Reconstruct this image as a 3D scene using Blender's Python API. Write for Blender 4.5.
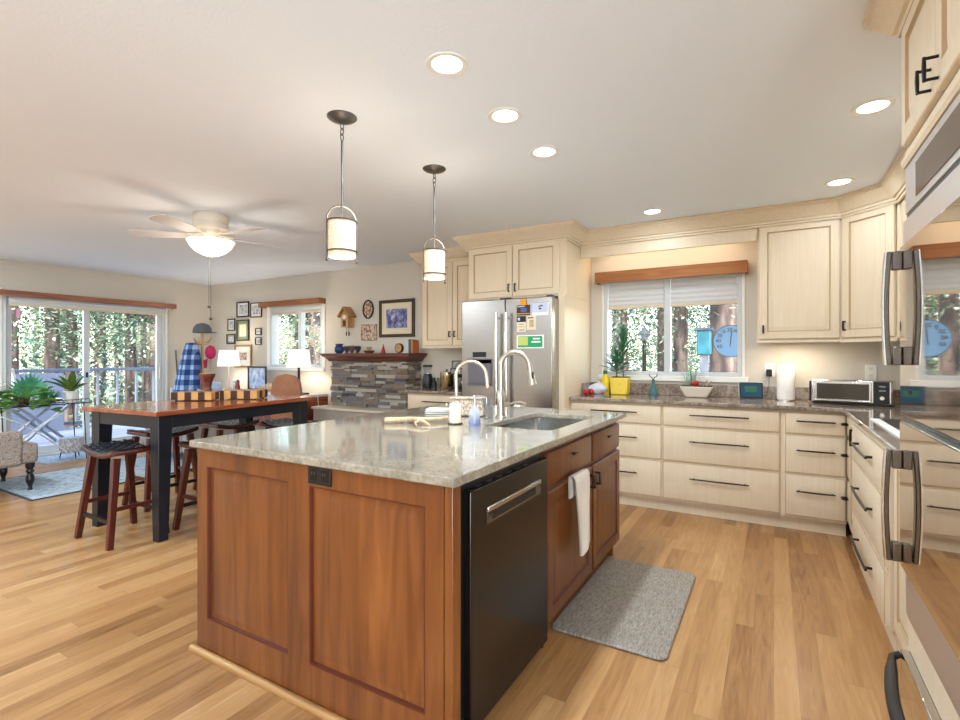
import bpy, bmesh, math, random
from mathutils import Vector, Matrix
PI = math.pi
D = math.radians
random.seed(7)
scn = bpy.context.scene
for o in list(bpy.data.objects):
    bpy.data.objects.remove(o)
C = scn.collection

# ------------------------------------------------------------------ camera
cam_d = bpy.data.cameras.new('camera')
cam_d.sensor_width = 36
cam_d.lens = 18.9
cam_d.shift_y = -3.5 / 960
cam_d.clip_start = 0.02
cam_d.clip_end = 300
cam = bpy.data.objects.new('camera', cam_d)
cam.location = (0, 0, 1.273)
cam.rotation_euler = (D(90), 0, D(30.23))
C.objects.link(cam)
scn.camera = cam

# ------------------------------------------------------------------ view
scn.view_settings.view_transform = 'Standard'
scn.view_settings.look = 'None'
scn.view_settings.gamma = 1
scn.view_settings.use_curve_mapping = False
scn.view_settings.exposure = 0.25

# ------------------------------------------------------------------ world + sun
w = bpy.data.worlds.new('world')
scn.world = w
w.use_nodes = True
wn = w.node_tree.nodes
wl = w.node_tree.links
wn.clear()
sky = wn.new('ShaderNodeTexSky')
sky.sky_type = 'NISHITA'
sky.sun_disc = False
sky.sun_elevation = D(42)
sky.sun_rotation = D(150)
sky.air_density = 1.2
bg = wn.new('ShaderNodeBackground')
bg.inputs['Strength'].default_value = 1.3
wo = wn.new('ShaderNodeOutputWorld')
wl.new(sky.outputs[0], bg.inputs[0])
wl.new(bg.outputs[0], wo.inputs[0])
sun_d = bpy.data.lights.new('sun', 'SUN')
sun_d.energy = 6.5
sun_d.angle = D(1.5)
sun_d.color = (1, .95, .86)
sun = bpy.data.objects.new('sun', sun_d)
sun.rotation_euler = Vector((0.10, -0.68, 0.75)).to_track_quat('Z', 'Y').to_euler()
C.objects.link(sun)


def area(name, loc, rot, sx, sy, power, col=(1, 1, 1), portal=False, shape='RECTANGLE'):
    l = bpy.data.lights.new(name, 'AREA')
    l.shape = shape
    l.size = sx
    if shape == 'RECTANGLE':
        l.size_y = sy
    l.energy = power
    l.color = col
    if portal:
        l.cycles.is_portal = True
    o = bpy.data.objects.new(name, l)
    o.location = loc
    o.rotation_euler = rot
    C.objects.link(o)
    return o


area('door_portal', (-8.12, 3.3, 1.0), (0, D(-90), 0), 1.95, 1.9, 1, portal=True)
area('window_portal', (-0.85, 5.05, 1.6), (D(-90), 0, 0), 1.2, .95, 1, portal=True)
# added fill light, shining in through the made-up window behind the camera
area('side_daylight', (1.28, -1.7, 1.3), (0, D(112), 0), 1.6, 2.3, 150, (.66, .82, 1.0))

CAN_W = 15
CAN_COL = (.80, .90, 1.0)

# ------------------------------------------------------------------ materials
MATS = {}


def nodes_of(m):
    return m.node_tree.nodes, m.node_tree.links


def mat(name, col, rough=.5, metal=0.0, spec=.5, var=None, bump=None, emit=None, coat=0, trans=0, ior=1.45, alpha=None, sheen=0, sss=0):
    """var=(scale vec or float, colour2, detail, contrast) mixes a second own colour by noise; bump=(scale vec or float, strength, distance)"""
    m = bpy.data.materials.new(name)
    m.use_nodes = True
    n, l = nodes_of(m)
    b = n['Principled BSDF']
    b.inputs['Base Color'].default_value = (*col, 1)
    b.inputs['Roughness'].default_value = rough
    b.inputs['Metallic'].default_value = metal
    b.inputs['Specular IOR Level'].default_value = spec
    b.inputs['Coat Weight'].default_value = coat
    b.inputs['Coat Roughness'].default_value = .08
    b.inputs['Transmission Weight'].default_value = trans
    b.inputs['IOR'].default_value = ior
    if sheen:
        b.inputs['Sheen Weight'].default_value = sheen
    if alpha is not None:
        b.inputs['Alpha'].default_value = alpha
    if emit:
        b.inputs['Emission Color'].default_value = (*emit[0], 1)
        b.inputs['Emission Strength'].default_value = emit[1]
    tc = None

    def mapped(scale):
        nonlocal tc
        if tc is None:
            tc = n.new('ShaderNodeNewGeometry')
        mp = n.new('ShaderNodeMapping')
        if not isinstance(scale, (tuple, list)):
            scale = (scale,) * 3
        mp.inputs['Scale'].default_value = scale
        l.new(tc.outputs['Position'], mp.inputs['Vector'])
        return mp
    if var:
        sc, c2, det, con = var
        mp = mapped(sc)
        ns = n.new('ShaderNodeTexNoise')
        ns.inputs['Scale'].default_value = 1
        ns.inputs['Detail'].default_value = det
        ns.inputs['Roughness'].default_value = .6
        l.new(mp.outputs[0], ns.inputs['Vector'])
        cr = n.new('ShaderNodeValToRGB')
        cr.color_ramp.elements[0].position = .5 - con
        cr.color_ramp.elements[1].position = .5 + con
        cr.color_ramp.elements[0].color = (*col, 1)
        cr.color_ramp.elements[1].color = (*c2, 1)
        l.new(ns.outputs['Fac'], cr.inputs[0])
        l.new(cr.outputs[0], b.inputs['Base Color'])
    if bump:
        sc, st, dist = bump
        mp = mapped(sc)
        ns = n.new('ShaderNodeTexNoise')
        ns.inputs['Scale'].default_value = 1
        ns.inputs['Detail'].default_value = 3
        l.new(mp.outputs[0], ns.inputs['Vector'])
        bp = n.new('ShaderNodeBump')
        bp.inputs['Strength'].default_value = st
        bp.inputs['Distance'].default_value = dist
        l.new(ns.outputs['Fac'], bp.inputs['Height'])
        l.new(bp.outputs[0], b.inputs['Normal'])
    MATS[name] = m
    return m


def srgb(r, g, b):
    f = lambda c: (c / 255 / 12.92) if c / 255 <= .04045 else ((c / 255 + .055) / 1.055) ** 2.4
    return (f(r), f(g), f(b))


def ramp(n, stops, interp='LINEAR'):
    cr = n.new('ShaderNodeValToRGB')
    e = cr.color_ramp.elements
    while len(e) > 1:
        e.remove(e[-1])
    e[0].position = stops[0][0]
    e[0].color = (*stops[0][1], 1)
    for p, c in stops[1:]:
        x = e.new(p)
        x.color = (*c, 1)
    cr.color_ramp.interpolation = interp
    return cr


def plank_floor(name, stops, wid=.083, length=1.1, rough=.28, gap=.012, along='Y'):
    m = mat(name, (.5, .35, .2), rough)
    n, l = nodes_of(m)
    b = n['Principled BSDF']
    geo = n.new('ShaderNodeNewGeometry')
    sep = n.new('ShaderNodeSeparateXYZ')
    l.new(geo.outputs['Position'], sep.inputs[0])

    def mth(op, a, b_=None, c_=None):
        x = n.new('ShaderNodeMath')
        x.operation = op
        for i, v in enumerate((a, b_, c_)):
            if v is None:
                continue
            if isinstance(v, (int, float)):
                x.inputs[i].default_value = v
            else:
                l.new(v, x.inputs[i])
        return x.outputs[0]
    X, Y = (sep.outputs[0], sep.outputs[1]) if along == 'Y' else (sep.outputs[1], sep.outputs[0])
    rx = mth('DIVIDE', X, wid)
    row = mth('FLOOR', rx)
    wn1 = n.new('ShaderNodeTexWhiteNoise')
    wn1.noise_dimensions = '1D'
    l.new(row, wn1.inputs['W'])
    off = mth('MULTIPLY', wn1.outputs['Value'], 7.31)
    cy = mth('ADD', mth('DIVIDE', Y, length), off)
    col = mth('FLOOR', cy)
    cmb = n.new('ShaderNodeCombineXYZ')
    l.new(row, cmb.inputs[0])
    l.new(col, cmb.inputs[1])
    wn2 = n.new('ShaderNodeTexWhiteNoise')
    wn2.noise_dimensions = '3D'
    l.new(cmb.outputs[0], wn2.inputs['Vector'])
    # grain, shifted per plank
    gv = n.new('ShaderNodeCombineXYZ')
    l.new(mth('MULTIPLY', X, 34), gv.inputs[0])
    l.new(mth('ADD', mth('MULTIPLY', Y, 2.6), mth('MULTIPLY', wn2.outputs['Value'], 40)), gv.inputs[1])
    ns = n.new('ShaderNodeTexNoise')
    ns.inputs['Scale'].default_value = 1
    ns.inputs['Detail'].default_value = 5
    ns.inputs['Distortion'].default_value = 1.6
    l.new(gv.outputs[0], ns.inputs['Vector'])
    fac = mth('ADD', mth('MULTIPLY', wn2.outputs['Value'], .56), mth('MULTIPLY', mth('SUBTRACT', ns.outputs['Fac'], .5), .78))
    fac = mth('ADD', fac, .20)
    cr = ramp(n, stops)
    l.new(fac, cr.inputs[0])
    # gaps
    fx = mth('FRACT', rx)
    fy = mth('FRACT', cy)
    gx = mth('LESS_THAN', fx, gap)
    gy = mth('LESS_THAN', fy, .0022)
    g = mth('MAXIMUM', gx, gy)
    mx = n.new('ShaderNodeMix')
    mx.data_type = 'RGBA'
    l.new(mth('MULTIPLY', g, .55), mx.inputs['Factor'])
    l.new(cr.outputs[0], mx.inputs['A'])
    mx.inputs['B'].default_value = (.16, .085, .035, 1)
    l.new(mx.outputs['Result'], b.inputs['Base Color'])
    bp = n.new('ShaderNodeBump')
    bp.inputs['Strength'].default_value = .12
    bp.inputs['Distance'].default_value = .002
    l.new(mth('SUBTRACT', ns.outputs['Fac'], mth('MULTIPLY', g, 2)), bp.inputs['Height'])
    l.new(bp.outputs[0], b.inputs['Normal'])
    return m


FLOOR = plank_floor('oak_floor', [(0, srgb(118, 78, 42)), (.3, srgb(156, 112, 68)), (.55, srgb(172, 128, 80)), (.8, srgb(186, 144, 96)), (1, srgb(204, 168, 122))])
DECK = plank_floor('deck_boards', [(0, srgb(92, 98, 114)), (1, srgb(130, 136, 150))], .14, 3.6, .6, .05, 'Y')


def wood(name, dark, mid, light, rough=.35, axis='Z', scale=1.0, coat=.15):
    m = mat(name, mid, rough, coat=coat)
    n, l = nodes_of(m)
    b = n['Principled BSDF']
    geo = n.new('ShaderNodeNewGeometry')
    mp = n.new('ShaderNodeMapping')
    s = [22 * scale, 22 * scale, 22 * scale]
    s['XYZ'.index(axis)] = 1.6 * scale
    mp.inputs['Scale'].default_value = s
    l.new(geo.outputs['Position'], mp.inputs['Vector'])
    ns = n.new('ShaderNodeTexNoise')
    ns.inputs['Scale'].default_value = 1
    ns.inputs['Detail'].default_value = 6
    ns.inputs['Distortion'].default_value = 1.0
    l.new(mp.outputs[0], ns.inputs['Vector'])
    mp2 = n.new('ShaderNodeMapping')
    s2 = [5 * scale, 5 * scale, 5 * scale]
    s2['XYZ'.index(axis)] = .9 * scale
    mp2.inputs['Scale'].default_value = s2
    l.new(geo.outputs['Position'], mp2.inputs['Vector'])
    n2 = n.new('ShaderNodeTexNoise')
    n2.inputs['Scale'].default_value = 1
    n2.inputs['Detail'].default_value = 3
    l.new(mp2.outputs[0], n2.inputs['Vector'])
    ad = n.new('ShaderNodeMath')
    ad.operation = 'MULTIPLY_ADD'
    ad.inputs[1].default_value = .6
    l.new(ns.outputs['Fac'], ad.inputs[0])
    m2 = n.new('ShaderNodeMath')
    m2.operation = 'MULTIPLY'
    m2.inputs[1].default_value = .4
    l.new(n2.outputs['Fac'], m2.inputs[0])
    l.new(m2.outputs[0], ad.inputs[2])
    cr = ramp(n, [(.3, dark), (.5, mid), (.7, light)])
    l.new(ad.outputs[0], cr.inputs[0])
    l.new(cr.outputs[0], b.inputs['Base Color'])
    return m


CHERRY = wood('cherry_wood', srgb(76, 37, 12), srgb(106, 58, 22), srgb(130, 77, 34))
CHERRY_D = wood('dark_cherry', srgb(46, 14, 8), srgb(78, 26, 15), srgb(104, 40, 24))
TABLEWOOD = wood('table_wood', srgb(100, 48, 26), srgb(142, 74, 44), srgb(170, 98, 62), .12, 'Y')
VALX = wood('valance_wood_x', srgb(112, 66, 36), srgb(152, 98, 56), srgb(176, 120, 74), .65, 'X', coat=0)
VALY = wood('valance_wood_y', srgb(120, 74, 54), srgb(156, 100, 76), srgb(180, 124, 96), .4, 'Y')
LTWOOD = wood('light_wood', srgb(160, 112, 66), srgb(196, 150, 98), srgb(220, 180, 128), .45)
MANTLE = wood('mantle_wood', srgb(70, 34, 24), srgb(98, 50, 36), srgb(122, 68, 50), .35, 'X')
OAKTRIM = wood('oak_trim', srgb(132, 92, 48), srgb(162, 118, 66), srgb(184, 142, 86), .4, 'X')
CREAM = mat('cream_paint', srgb(229, 212, 185), .42, var=((60, 60, 3), srgb(221, 202, 172), 3, .25))
GLAZE = mat('cream_glaze_line', srgb(186, 160, 122), .5)
WALL = mat('wall_paint', srgb(210, 202, 188), .85, bump=(60, .12, .003))
CEIL = mat('ceiling_paint', srgb(238, 245, 254), .9, bump=(70, .22, .004))
WHITE = mat('white_paint', srgb(238, 236, 230), .5)
WHITEV = mat('white_vinyl', srgb(206, 209, 209), .4)
BLACK = mat('black_plastic', srgb(22, 22, 23), .35)
BLACKM = mat('black_metal', srgb(38, 34, 32), .35, .6)
BRONZE = mat('dark_bronze', srgb(58, 48, 42), .35, .7)
GREYMET = mat('pewter_metal', srgb(96, 92, 88), .4, .6)
STEEL = mat('stainless', srgb(172, 168, 163), .26, 1.0, var=((3, 3, 160), srgb(160, 156, 151), 2, .3))
STEELB = mat('bright_steel', srgb(214, 214, 212), .16, 1.0)
MIRRORST = mat('mirror_oven_steel', srgb(196, 190, 184), .05, 1.0)
OVENGLASS = mat('oven_glass', srgb(205, 198, 190), .025, 1.0)
DWBLACK = mat('black_stainless', srgb(62, 58, 54), .27, .9)
NAVY = mat('black_table_paint', srgb(22, 25, 33), .3)
CHROME = mat('chrome', srgb(225, 225, 225), .07, 1.0)
NICKEL = mat('brushed_nickel', srgb(200, 192, 180), .28, 1.0)
BEIGEMET = mat('cream_faucet', srgb(214, 200, 178), .25, .7)
TAUPE = mat('taupe_plaster', srgb(168, 156, 142), .8)
LEATHER = mat('woven_dark_leather', srgb(40, 42, 50), .22, coat=.5)
TANL = mat('tan_leather', srgb(150, 98, 68), .45, var=(30, srgb(168, 114, 82), 3, .3))
SHADE = mat('lamp_shade_cloth', srgb(250, 244, 230), .8, emit=((1, .92, .78), .75))
SHADEP = mat('pendant_shade_mica', srgb(236, 214, 186), .6, var=(70, srgb(204, 168, 128), 4, .14), emit=((1, .86, .70), .20))
BULB = mat('light_diffuser', (1, 1, 1), .5, emit=((1, .96, .9), 6))
BOWL = mat('fan_light_bowl', (1, .95, .85), .4, emit=((1, .9, .7), 1.0))
GREENL = mat('leaf_green', srgb(70, 128, 52), .45, var=(25, srgb(112, 160, 70), 2, .3))
GREEND = mat('leaf_dark_green', srgb(34, 92, 58), .45, var=(25, srgb(60, 128, 84), 2, .3))
GREENT = mat('leaf_teal_green', srgb(40, 120, 90), .4, var=(20, srgb(90, 170, 130), 2, .3))
GREENY = mat('leaf_yellow_green', srgb(96, 124, 40), .45, var=(25, srgb(60, 84, 36), 2, .3))
BLUE = mat('cobalt_glaze', srgb(40, 62, 120), .15)
TEALG = mat('teal_ceramic', srgb(70, 110, 116), .15)
YEL = mat('yellow_plastic', srgb(240, 208, 30), .35)
RED = mat('red_gloss', srgb(176, 36, 34), .3)
PINK = mat('pink_cloth', srgb(190, 40, 90), .8)
CAPGREY = mat('grey_cap_cloth', srgb(96, 98, 104), .8)
CANDLE = mat('candle_wax', srgb(238, 230, 206), .5)
ANTLER = mat('antler_bone', srgb(214, 196, 164), .5, var=(30, srgb(170, 138, 98), 3, .25))
TOWEL = mat('white_terry', srgb(226, 218, 208), .95, bump=(220, .6, .004))
PAPER = mat('paper_white', srgb(240, 238, 232), .8)
PAPERB = mat('paper_blue_grey', srgb(200, 206, 226), .8)
PAPERC = mat('paper_cream', srgb(226, 214, 186), .8)
CARDG = mat('card_green', srgb(30, 158, 104), .6)
CARDY = mat('card_lime', srgb(196, 206, 110), .6)
ORANGE = mat('orange_plastic', srgb(226, 156, 30), .5)
BLUEP = mat('poster_blue', srgb(70, 100, 160), .6)
BROWNP = mat('poster_brown', srgb(70, 50, 40), .6)
WICKER = mat('white_wash_wicker', srgb(214, 202, 182), .7, bump=(120, .6, .004))
SOIL = mat('potting_soil', srgb(58, 42, 32), .95)
WCER = mat('white_ceramic', srgb(232, 228, 220), .3)
SCREEN = mat('tablet_screen', srgb(20, 40, 60), .15, emit=(srgb(40, 96, 120), .35))
SCRGREEN = mat('screen_green', srgb(30, 80, 60), .3, emit=(srgb(40, 96, 80), .25))
GREYBOX = mat('pale_blue_grey', srgb(176, 186, 206), .6)
DESKTOP = mat('desk_top_pale', srgb(206, 196, 198), .35)
SOFA = mat('grey_sofa_cloth', srgb(150, 144, 140), .9, bump=(160, .4, .003))
HEDGE = mat('undergrowth_leaf', srgb(120, 140, 92), .7, var=(2.0, srgb(190, 196, 150), 4, .25))
GROUND = mat('forest_ground', srgb(150, 140, 112), .95, var=(1.2, srgb(196, 184, 150), 5, .3))
RAIL = mat('deck_rail_grey', srgb(70, 78, 94), .6)
RAILW = mat('deck_baluster', srgb(112, 116, 124), .6)
TEALB = mat('teal_plastic', srgb(38, 108, 122), .4)
DIAL = mat('thermometer_dial_blue', srgb(140, 184, 226), .5)
CORD = mat('cord_white', srgb(226, 222, 214), .5)


def bark_mat():
    m = mat('pine_bark', srgb(120, 88, 70), .9)
    n, l = nodes_of(m)
    b = n['Principled BSDF']
    geo = n.new('ShaderNodeNewGeometry')
    mp = n.new('ShaderNodeMapping')
    mp.inputs['Scale'].default_value = (9, 9, 1.8)
    l.new(geo.outputs['Position'], mp.inputs[0])
    v = n.new('ShaderNodeTexVoronoi')
    v.inputs['Scale'].default_value = 1
    l.new(mp.outputs[0], v.inputs['Vector'])
    ns = n.new('ShaderNodeTexNoise')
    ns.inputs['Scale'].default_value = 2
    ns.inputs['Detail'].default_value = 5
    l.new(mp.outputs[0], ns.inputs['Vector'])
    a = n.new('ShaderNodeMath')
    a.operation = 'MULTIPLY'
    l.new(v.outputs['Distance'], a.inputs[0])
    l.new(ns.outputs['Fac'], a.inputs[1])
    cr = ramp(n, [(.05, srgb(132, 112, 102)), (.25, srgb(92, 76, 70)), (.5, srgb(46, 40, 40))])
    l.new(a.outputs[0], cr.inputs[0])
    l.new(cr.outputs[0], b.inputs['Base Color'])
    return m


BARK = bark_mat()


def leafcard():
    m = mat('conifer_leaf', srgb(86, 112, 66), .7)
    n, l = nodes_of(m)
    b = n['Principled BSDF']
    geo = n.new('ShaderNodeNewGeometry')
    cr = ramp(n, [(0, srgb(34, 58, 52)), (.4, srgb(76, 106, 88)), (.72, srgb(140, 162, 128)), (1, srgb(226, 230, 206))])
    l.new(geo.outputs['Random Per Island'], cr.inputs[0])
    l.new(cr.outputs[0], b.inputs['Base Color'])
    return m


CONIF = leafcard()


def glass_mat(name, tint=(1, 1, 1), refl=.9):
    m = bpy.data.materials.new(name)
    m.use_nodes = True
    n, l = nodes_of(m)
    n.clear()
    o = n.new('ShaderNodeOutputMaterial')
    t = n.new('ShaderNodeBsdfTransparent')
    t.inputs[0].default_value = (*tint, 1)
    g = n.new('ShaderNodeBsdfGlossy')
    g.inputs['Roughness'].default_value = .01
    f = n.new('ShaderNodeLayerWeight')
    f.inputs[0].default_value = .5
    p5 = n.new('ShaderNodeMath')
    p5.operation = 'POWER'
    p5.inputs[1].default_value = 5
    l.new(f.outputs['Facing'], p5.inputs[0])
    k = n.new('ShaderNodeMath')
    k.operation = 'MULTIPLY_ADD'
    k.inputs[1].default_value = .9 * min(refl, 1)
    k.inputs[2].default_value = .035 * refl
    l.new(p5.outputs[0], k.inputs[0])
    mx = n.new('ShaderNodeMixShader')
    l.new(k.outputs[0], mx.inputs[0])
    l.new(t.outputs[0], mx.inputs[1])
    l.new(g.outputs[0], mx.inputs[2])
    l.new(mx.outputs[0], o.inputs[0])
    return m


GLASS = glass_mat('window_glass')
CLEAR = glass_mat('clear_glass', (.88, .92, .95), 4)
BLUELIQ = glass_mat('blue_liquid', (.12, .38, .85), 1.0)
BAGM = glass_mat('plastic_bag', (.9, .92, .96), 3.0)


def quartz(name, a, b_, c_, rough=.07, sc=70):
    m = mat(name, a, rough, coat=.3)
    n, l = nodes_of(m)
    b = n['Principled BSDF']
    geo = n.new('ShaderNodeNewGeometry')
    n1 = n.new('ShaderNodeTexNoise')
    n1.inputs['Scale'].default_value = sc
    n1.inputs['Detail'].default_value = 4
    l.new(geo.outputs['Position'], n1.inputs['Vector'])
    n2 = n.new('ShaderNodeTexNoise')
    n2.inputs['Scale'].default_value = 9
    n2.inputs['Detail'].default_value = 5
    n2.inputs['Distortion'].default_value = .8
    l.new(geo.outputs['Position'], n2.inputs['Vector'])
    ad = n.new('ShaderNodeMath')
    ad.operation = 'ADD'
    l.new(n1.outputs['Fac'], ad.inputs[0])
    l.new(n2.outputs['Fac'], ad.inputs[1])
    hf = n.new('ShaderNodeMath')
    hf.operation = 'MULTIPLY'
    hf.inputs[1].default_value = .5
    l.new(ad.outputs[0], hf.inputs[0])
    cr = ramp(n, [(.38, c_), (.5, a), (.62, b_)])
    l.new(hf.outputs[0], cr.inputs[0])
    l.new(cr.outputs[0], b.inputs['Base Color'])
    return m


QUARTZ = quartz('island_quartz', srgb(140, 132, 117), srgb(156, 148, 133), srgb(122, 113, 98))
QUARTZB = quartz('counter_quartz', srgb(142, 126, 112), srgb(170, 156, 142), srgb(104, 88, 76))


def tex_mat(name, kind, cols, scale, rough=.9):
    m = mat(name, cols[0], rough)
    n, l = nodes_of(m)
    b = n['Principled BSDF']
    geo = n.new('ShaderNodeNewGeometry')
    mp = n.new('ShaderNodeMapping')
    mp.inputs['Scale'].default_value = scale
    l.new(geo.outputs['Position'], mp.inputs[0])
    if kind == 'paisley':
        ns = n.new('ShaderNodeTexNoise')
        ns.inputs['Scale'].default_value = 2
        l.new(mp.outputs[0], ns.inputs['Vector'])
        wv = n.new('ShaderNodeTexVoronoi')
        wv.inputs['Scale'].default_value = 1
        md = n.new('ShaderNodeVectorMath')
        md.operation = 'ADD'
        l.new(mp.outputs[0], md.inputs[0])
        l.new(ns.outputs['Color'], md.inputs[1])
        l.new(md.outputs[0], wv.inputs['Vector'])
        k = n.new('ShaderNodeMath')
        k.operation = 'MULTIPLY'
        k.inputs[1].default_value = 26
        l.new(wv.outputs['Distance'], k.inputs[0])
        s = n.new('ShaderNodeMath')
        s.operation = 'SINE'
        l.new(k.outputs[0], s.inputs[0])
        s2 = n.new('ShaderNodeMath')
        s2.operation = 'MULTIPLY_ADD'
        s2.inputs[1].default_value = .5
        s2.inputs[2].default_value = .5
        l.new(s.outputs[0], s2.inputs[0])
        fac = s2.outputs[0]
    elif kind == 'plaid':
        sep = n.new('ShaderNodeSeparateXYZ')
        l.new(mp.outputs[0], sep.inputs[0])
        outs = []
        for ax in (0, 2):
            s = n.new('ShaderNodeMath')
            s.operation = 'SINE'
            l.new(sep.outputs[ax], s.inputs[0])
            q = n.new('ShaderNodeMath')
            q.operation = 'GREATER_THAN'
            q.inputs[1].default_value = .2
            l.new(s.outputs[0], q.inputs[0])
            outs.append(q.outputs[0])
        a = n.new('ShaderNodeMath')
        a.operation = 'ADD'
        l.new(outs[0], a.inputs[0])
        l.new(outs[1], a.inputs[1])
        h = n.new('ShaderNodeMath')
        h.operation = 'MULTIPLY'
        h.inputs[1].default_value = .5
        l.new(a.outputs[0], h.inputs[0])
        fac = h.outputs[0]
    else:
        ns = n.new('ShaderNodeTexNoise')
        ns.inputs['Scale'].default_value = 1
        ns.inputs['Detail'].default_value = 5
        ns.inputs['Roughness'].default_value = .7
        l.new(mp.outputs[0], ns.inputs['Vector'])
        fac = ns.outputs['Fac']
    k = len(cols) - 1
    lo, hi = (.3, .7) if kind == 'noise' else (0, 1)
    cr = ramp(n, [(lo + (hi - lo) * i / k, c) for i, c in enumerate(cols)])
    l.new(fac, cr.inputs[0])
    l.new(cr.outputs[0], b.inputs['Base Color'])
    return m


PAISLEY = tex_mat('paisley_cloth', 'paisley', [srgb(122, 104, 92), srgb(150, 134, 118), srgb(172, 158, 144), srgb(124, 124, 128)], (9, 9, 9))
RUG = tex_mat('blue_grey_rug', 'noise', [srgb(92, 110, 130), srgb(140, 158, 172), srgb(186, 194, 196), srgb(120, 136, 148)], (22, 14, 10))
RUGB = mat('rug_border', srgb(60, 72, 84), .95)
PLAID = tex_mat('blue_plaid', 'plaid', [srgb(34, 54, 104), srgb(76, 112, 166), srgb(168, 184, 206)], (60, 60, 46))
MATM = tex_mat('kitchen_mat', 'noise', [srgb(96, 88, 78), srgb(140, 130, 118), srgb(168, 160, 150)], (160, 34, 20), .55)
PHOTO1 = tex_mat('photo_pastel', 'noise', [srgb(60, 64, 80), srgb(150, 150, 170), srgb(230, 226, 222), srgb(150, 120, 100)], (26, 26, 20), .4)
PHOTO2 = tex_mat('photo_misty_blue', 'noise', [srgb(24, 30, 64), srgb(70, 76, 130), srgb(150, 150, 190), srgb(214, 210, 226)], (16, 16, 12), .4)
PHOTO3 = tex_mat('photo_warm', 'noise', [srgb(60, 34, 22), srgb(140, 84, 50), srgb(220, 206, 186), srgb(130, 40, 30)], (34, 34, 26), .4)
PHOTO4 = tex_mat('photo_pale_blue', 'noise', [srgb(96, 120, 160), srgb(160, 180, 214), srgb(226, 230, 236)], (14, 14, 10), .4)
ORNATE = tex_mat('ornate_box_pattern', 'noise', [srgb(190, 150, 120), srgb(226, 212, 190), srgb(120, 100, 80), srgb(232, 222, 204)], (90, 90, 90), .5)
TILEP = tex_mat('speckled_print', 'noise', [srgb(236, 196, 30), srgb(240, 214, 90), srgb(232, 180, 20)], (40, 40, 40), .5)
CELL = mat('cellular_shade', srgb(212, 213, 212), .85, emit=None)
CELLB = mat('shade_rail_beige', srgb(222, 204, 172), .6)
STONES = [mat('ledge_stone_%s' % k, srgb(*c), .9, var=(30, srgb(*d), 4, .3), bump=(50, .6, .006)) for k, c, d in (
    ('grey', (136, 130, 126), (98, 94, 94)), ('tan', (150, 134, 116), (112, 98, 84)), ('charcoal', (94, 90, 90), (68, 64, 66)), ('rust', (132, 108, 90), (96, 78, 68)), ('pale', (186, 180, 170), (154, 148, 140)))]

# ------------------------------------------------------------------ mesh builder


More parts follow.
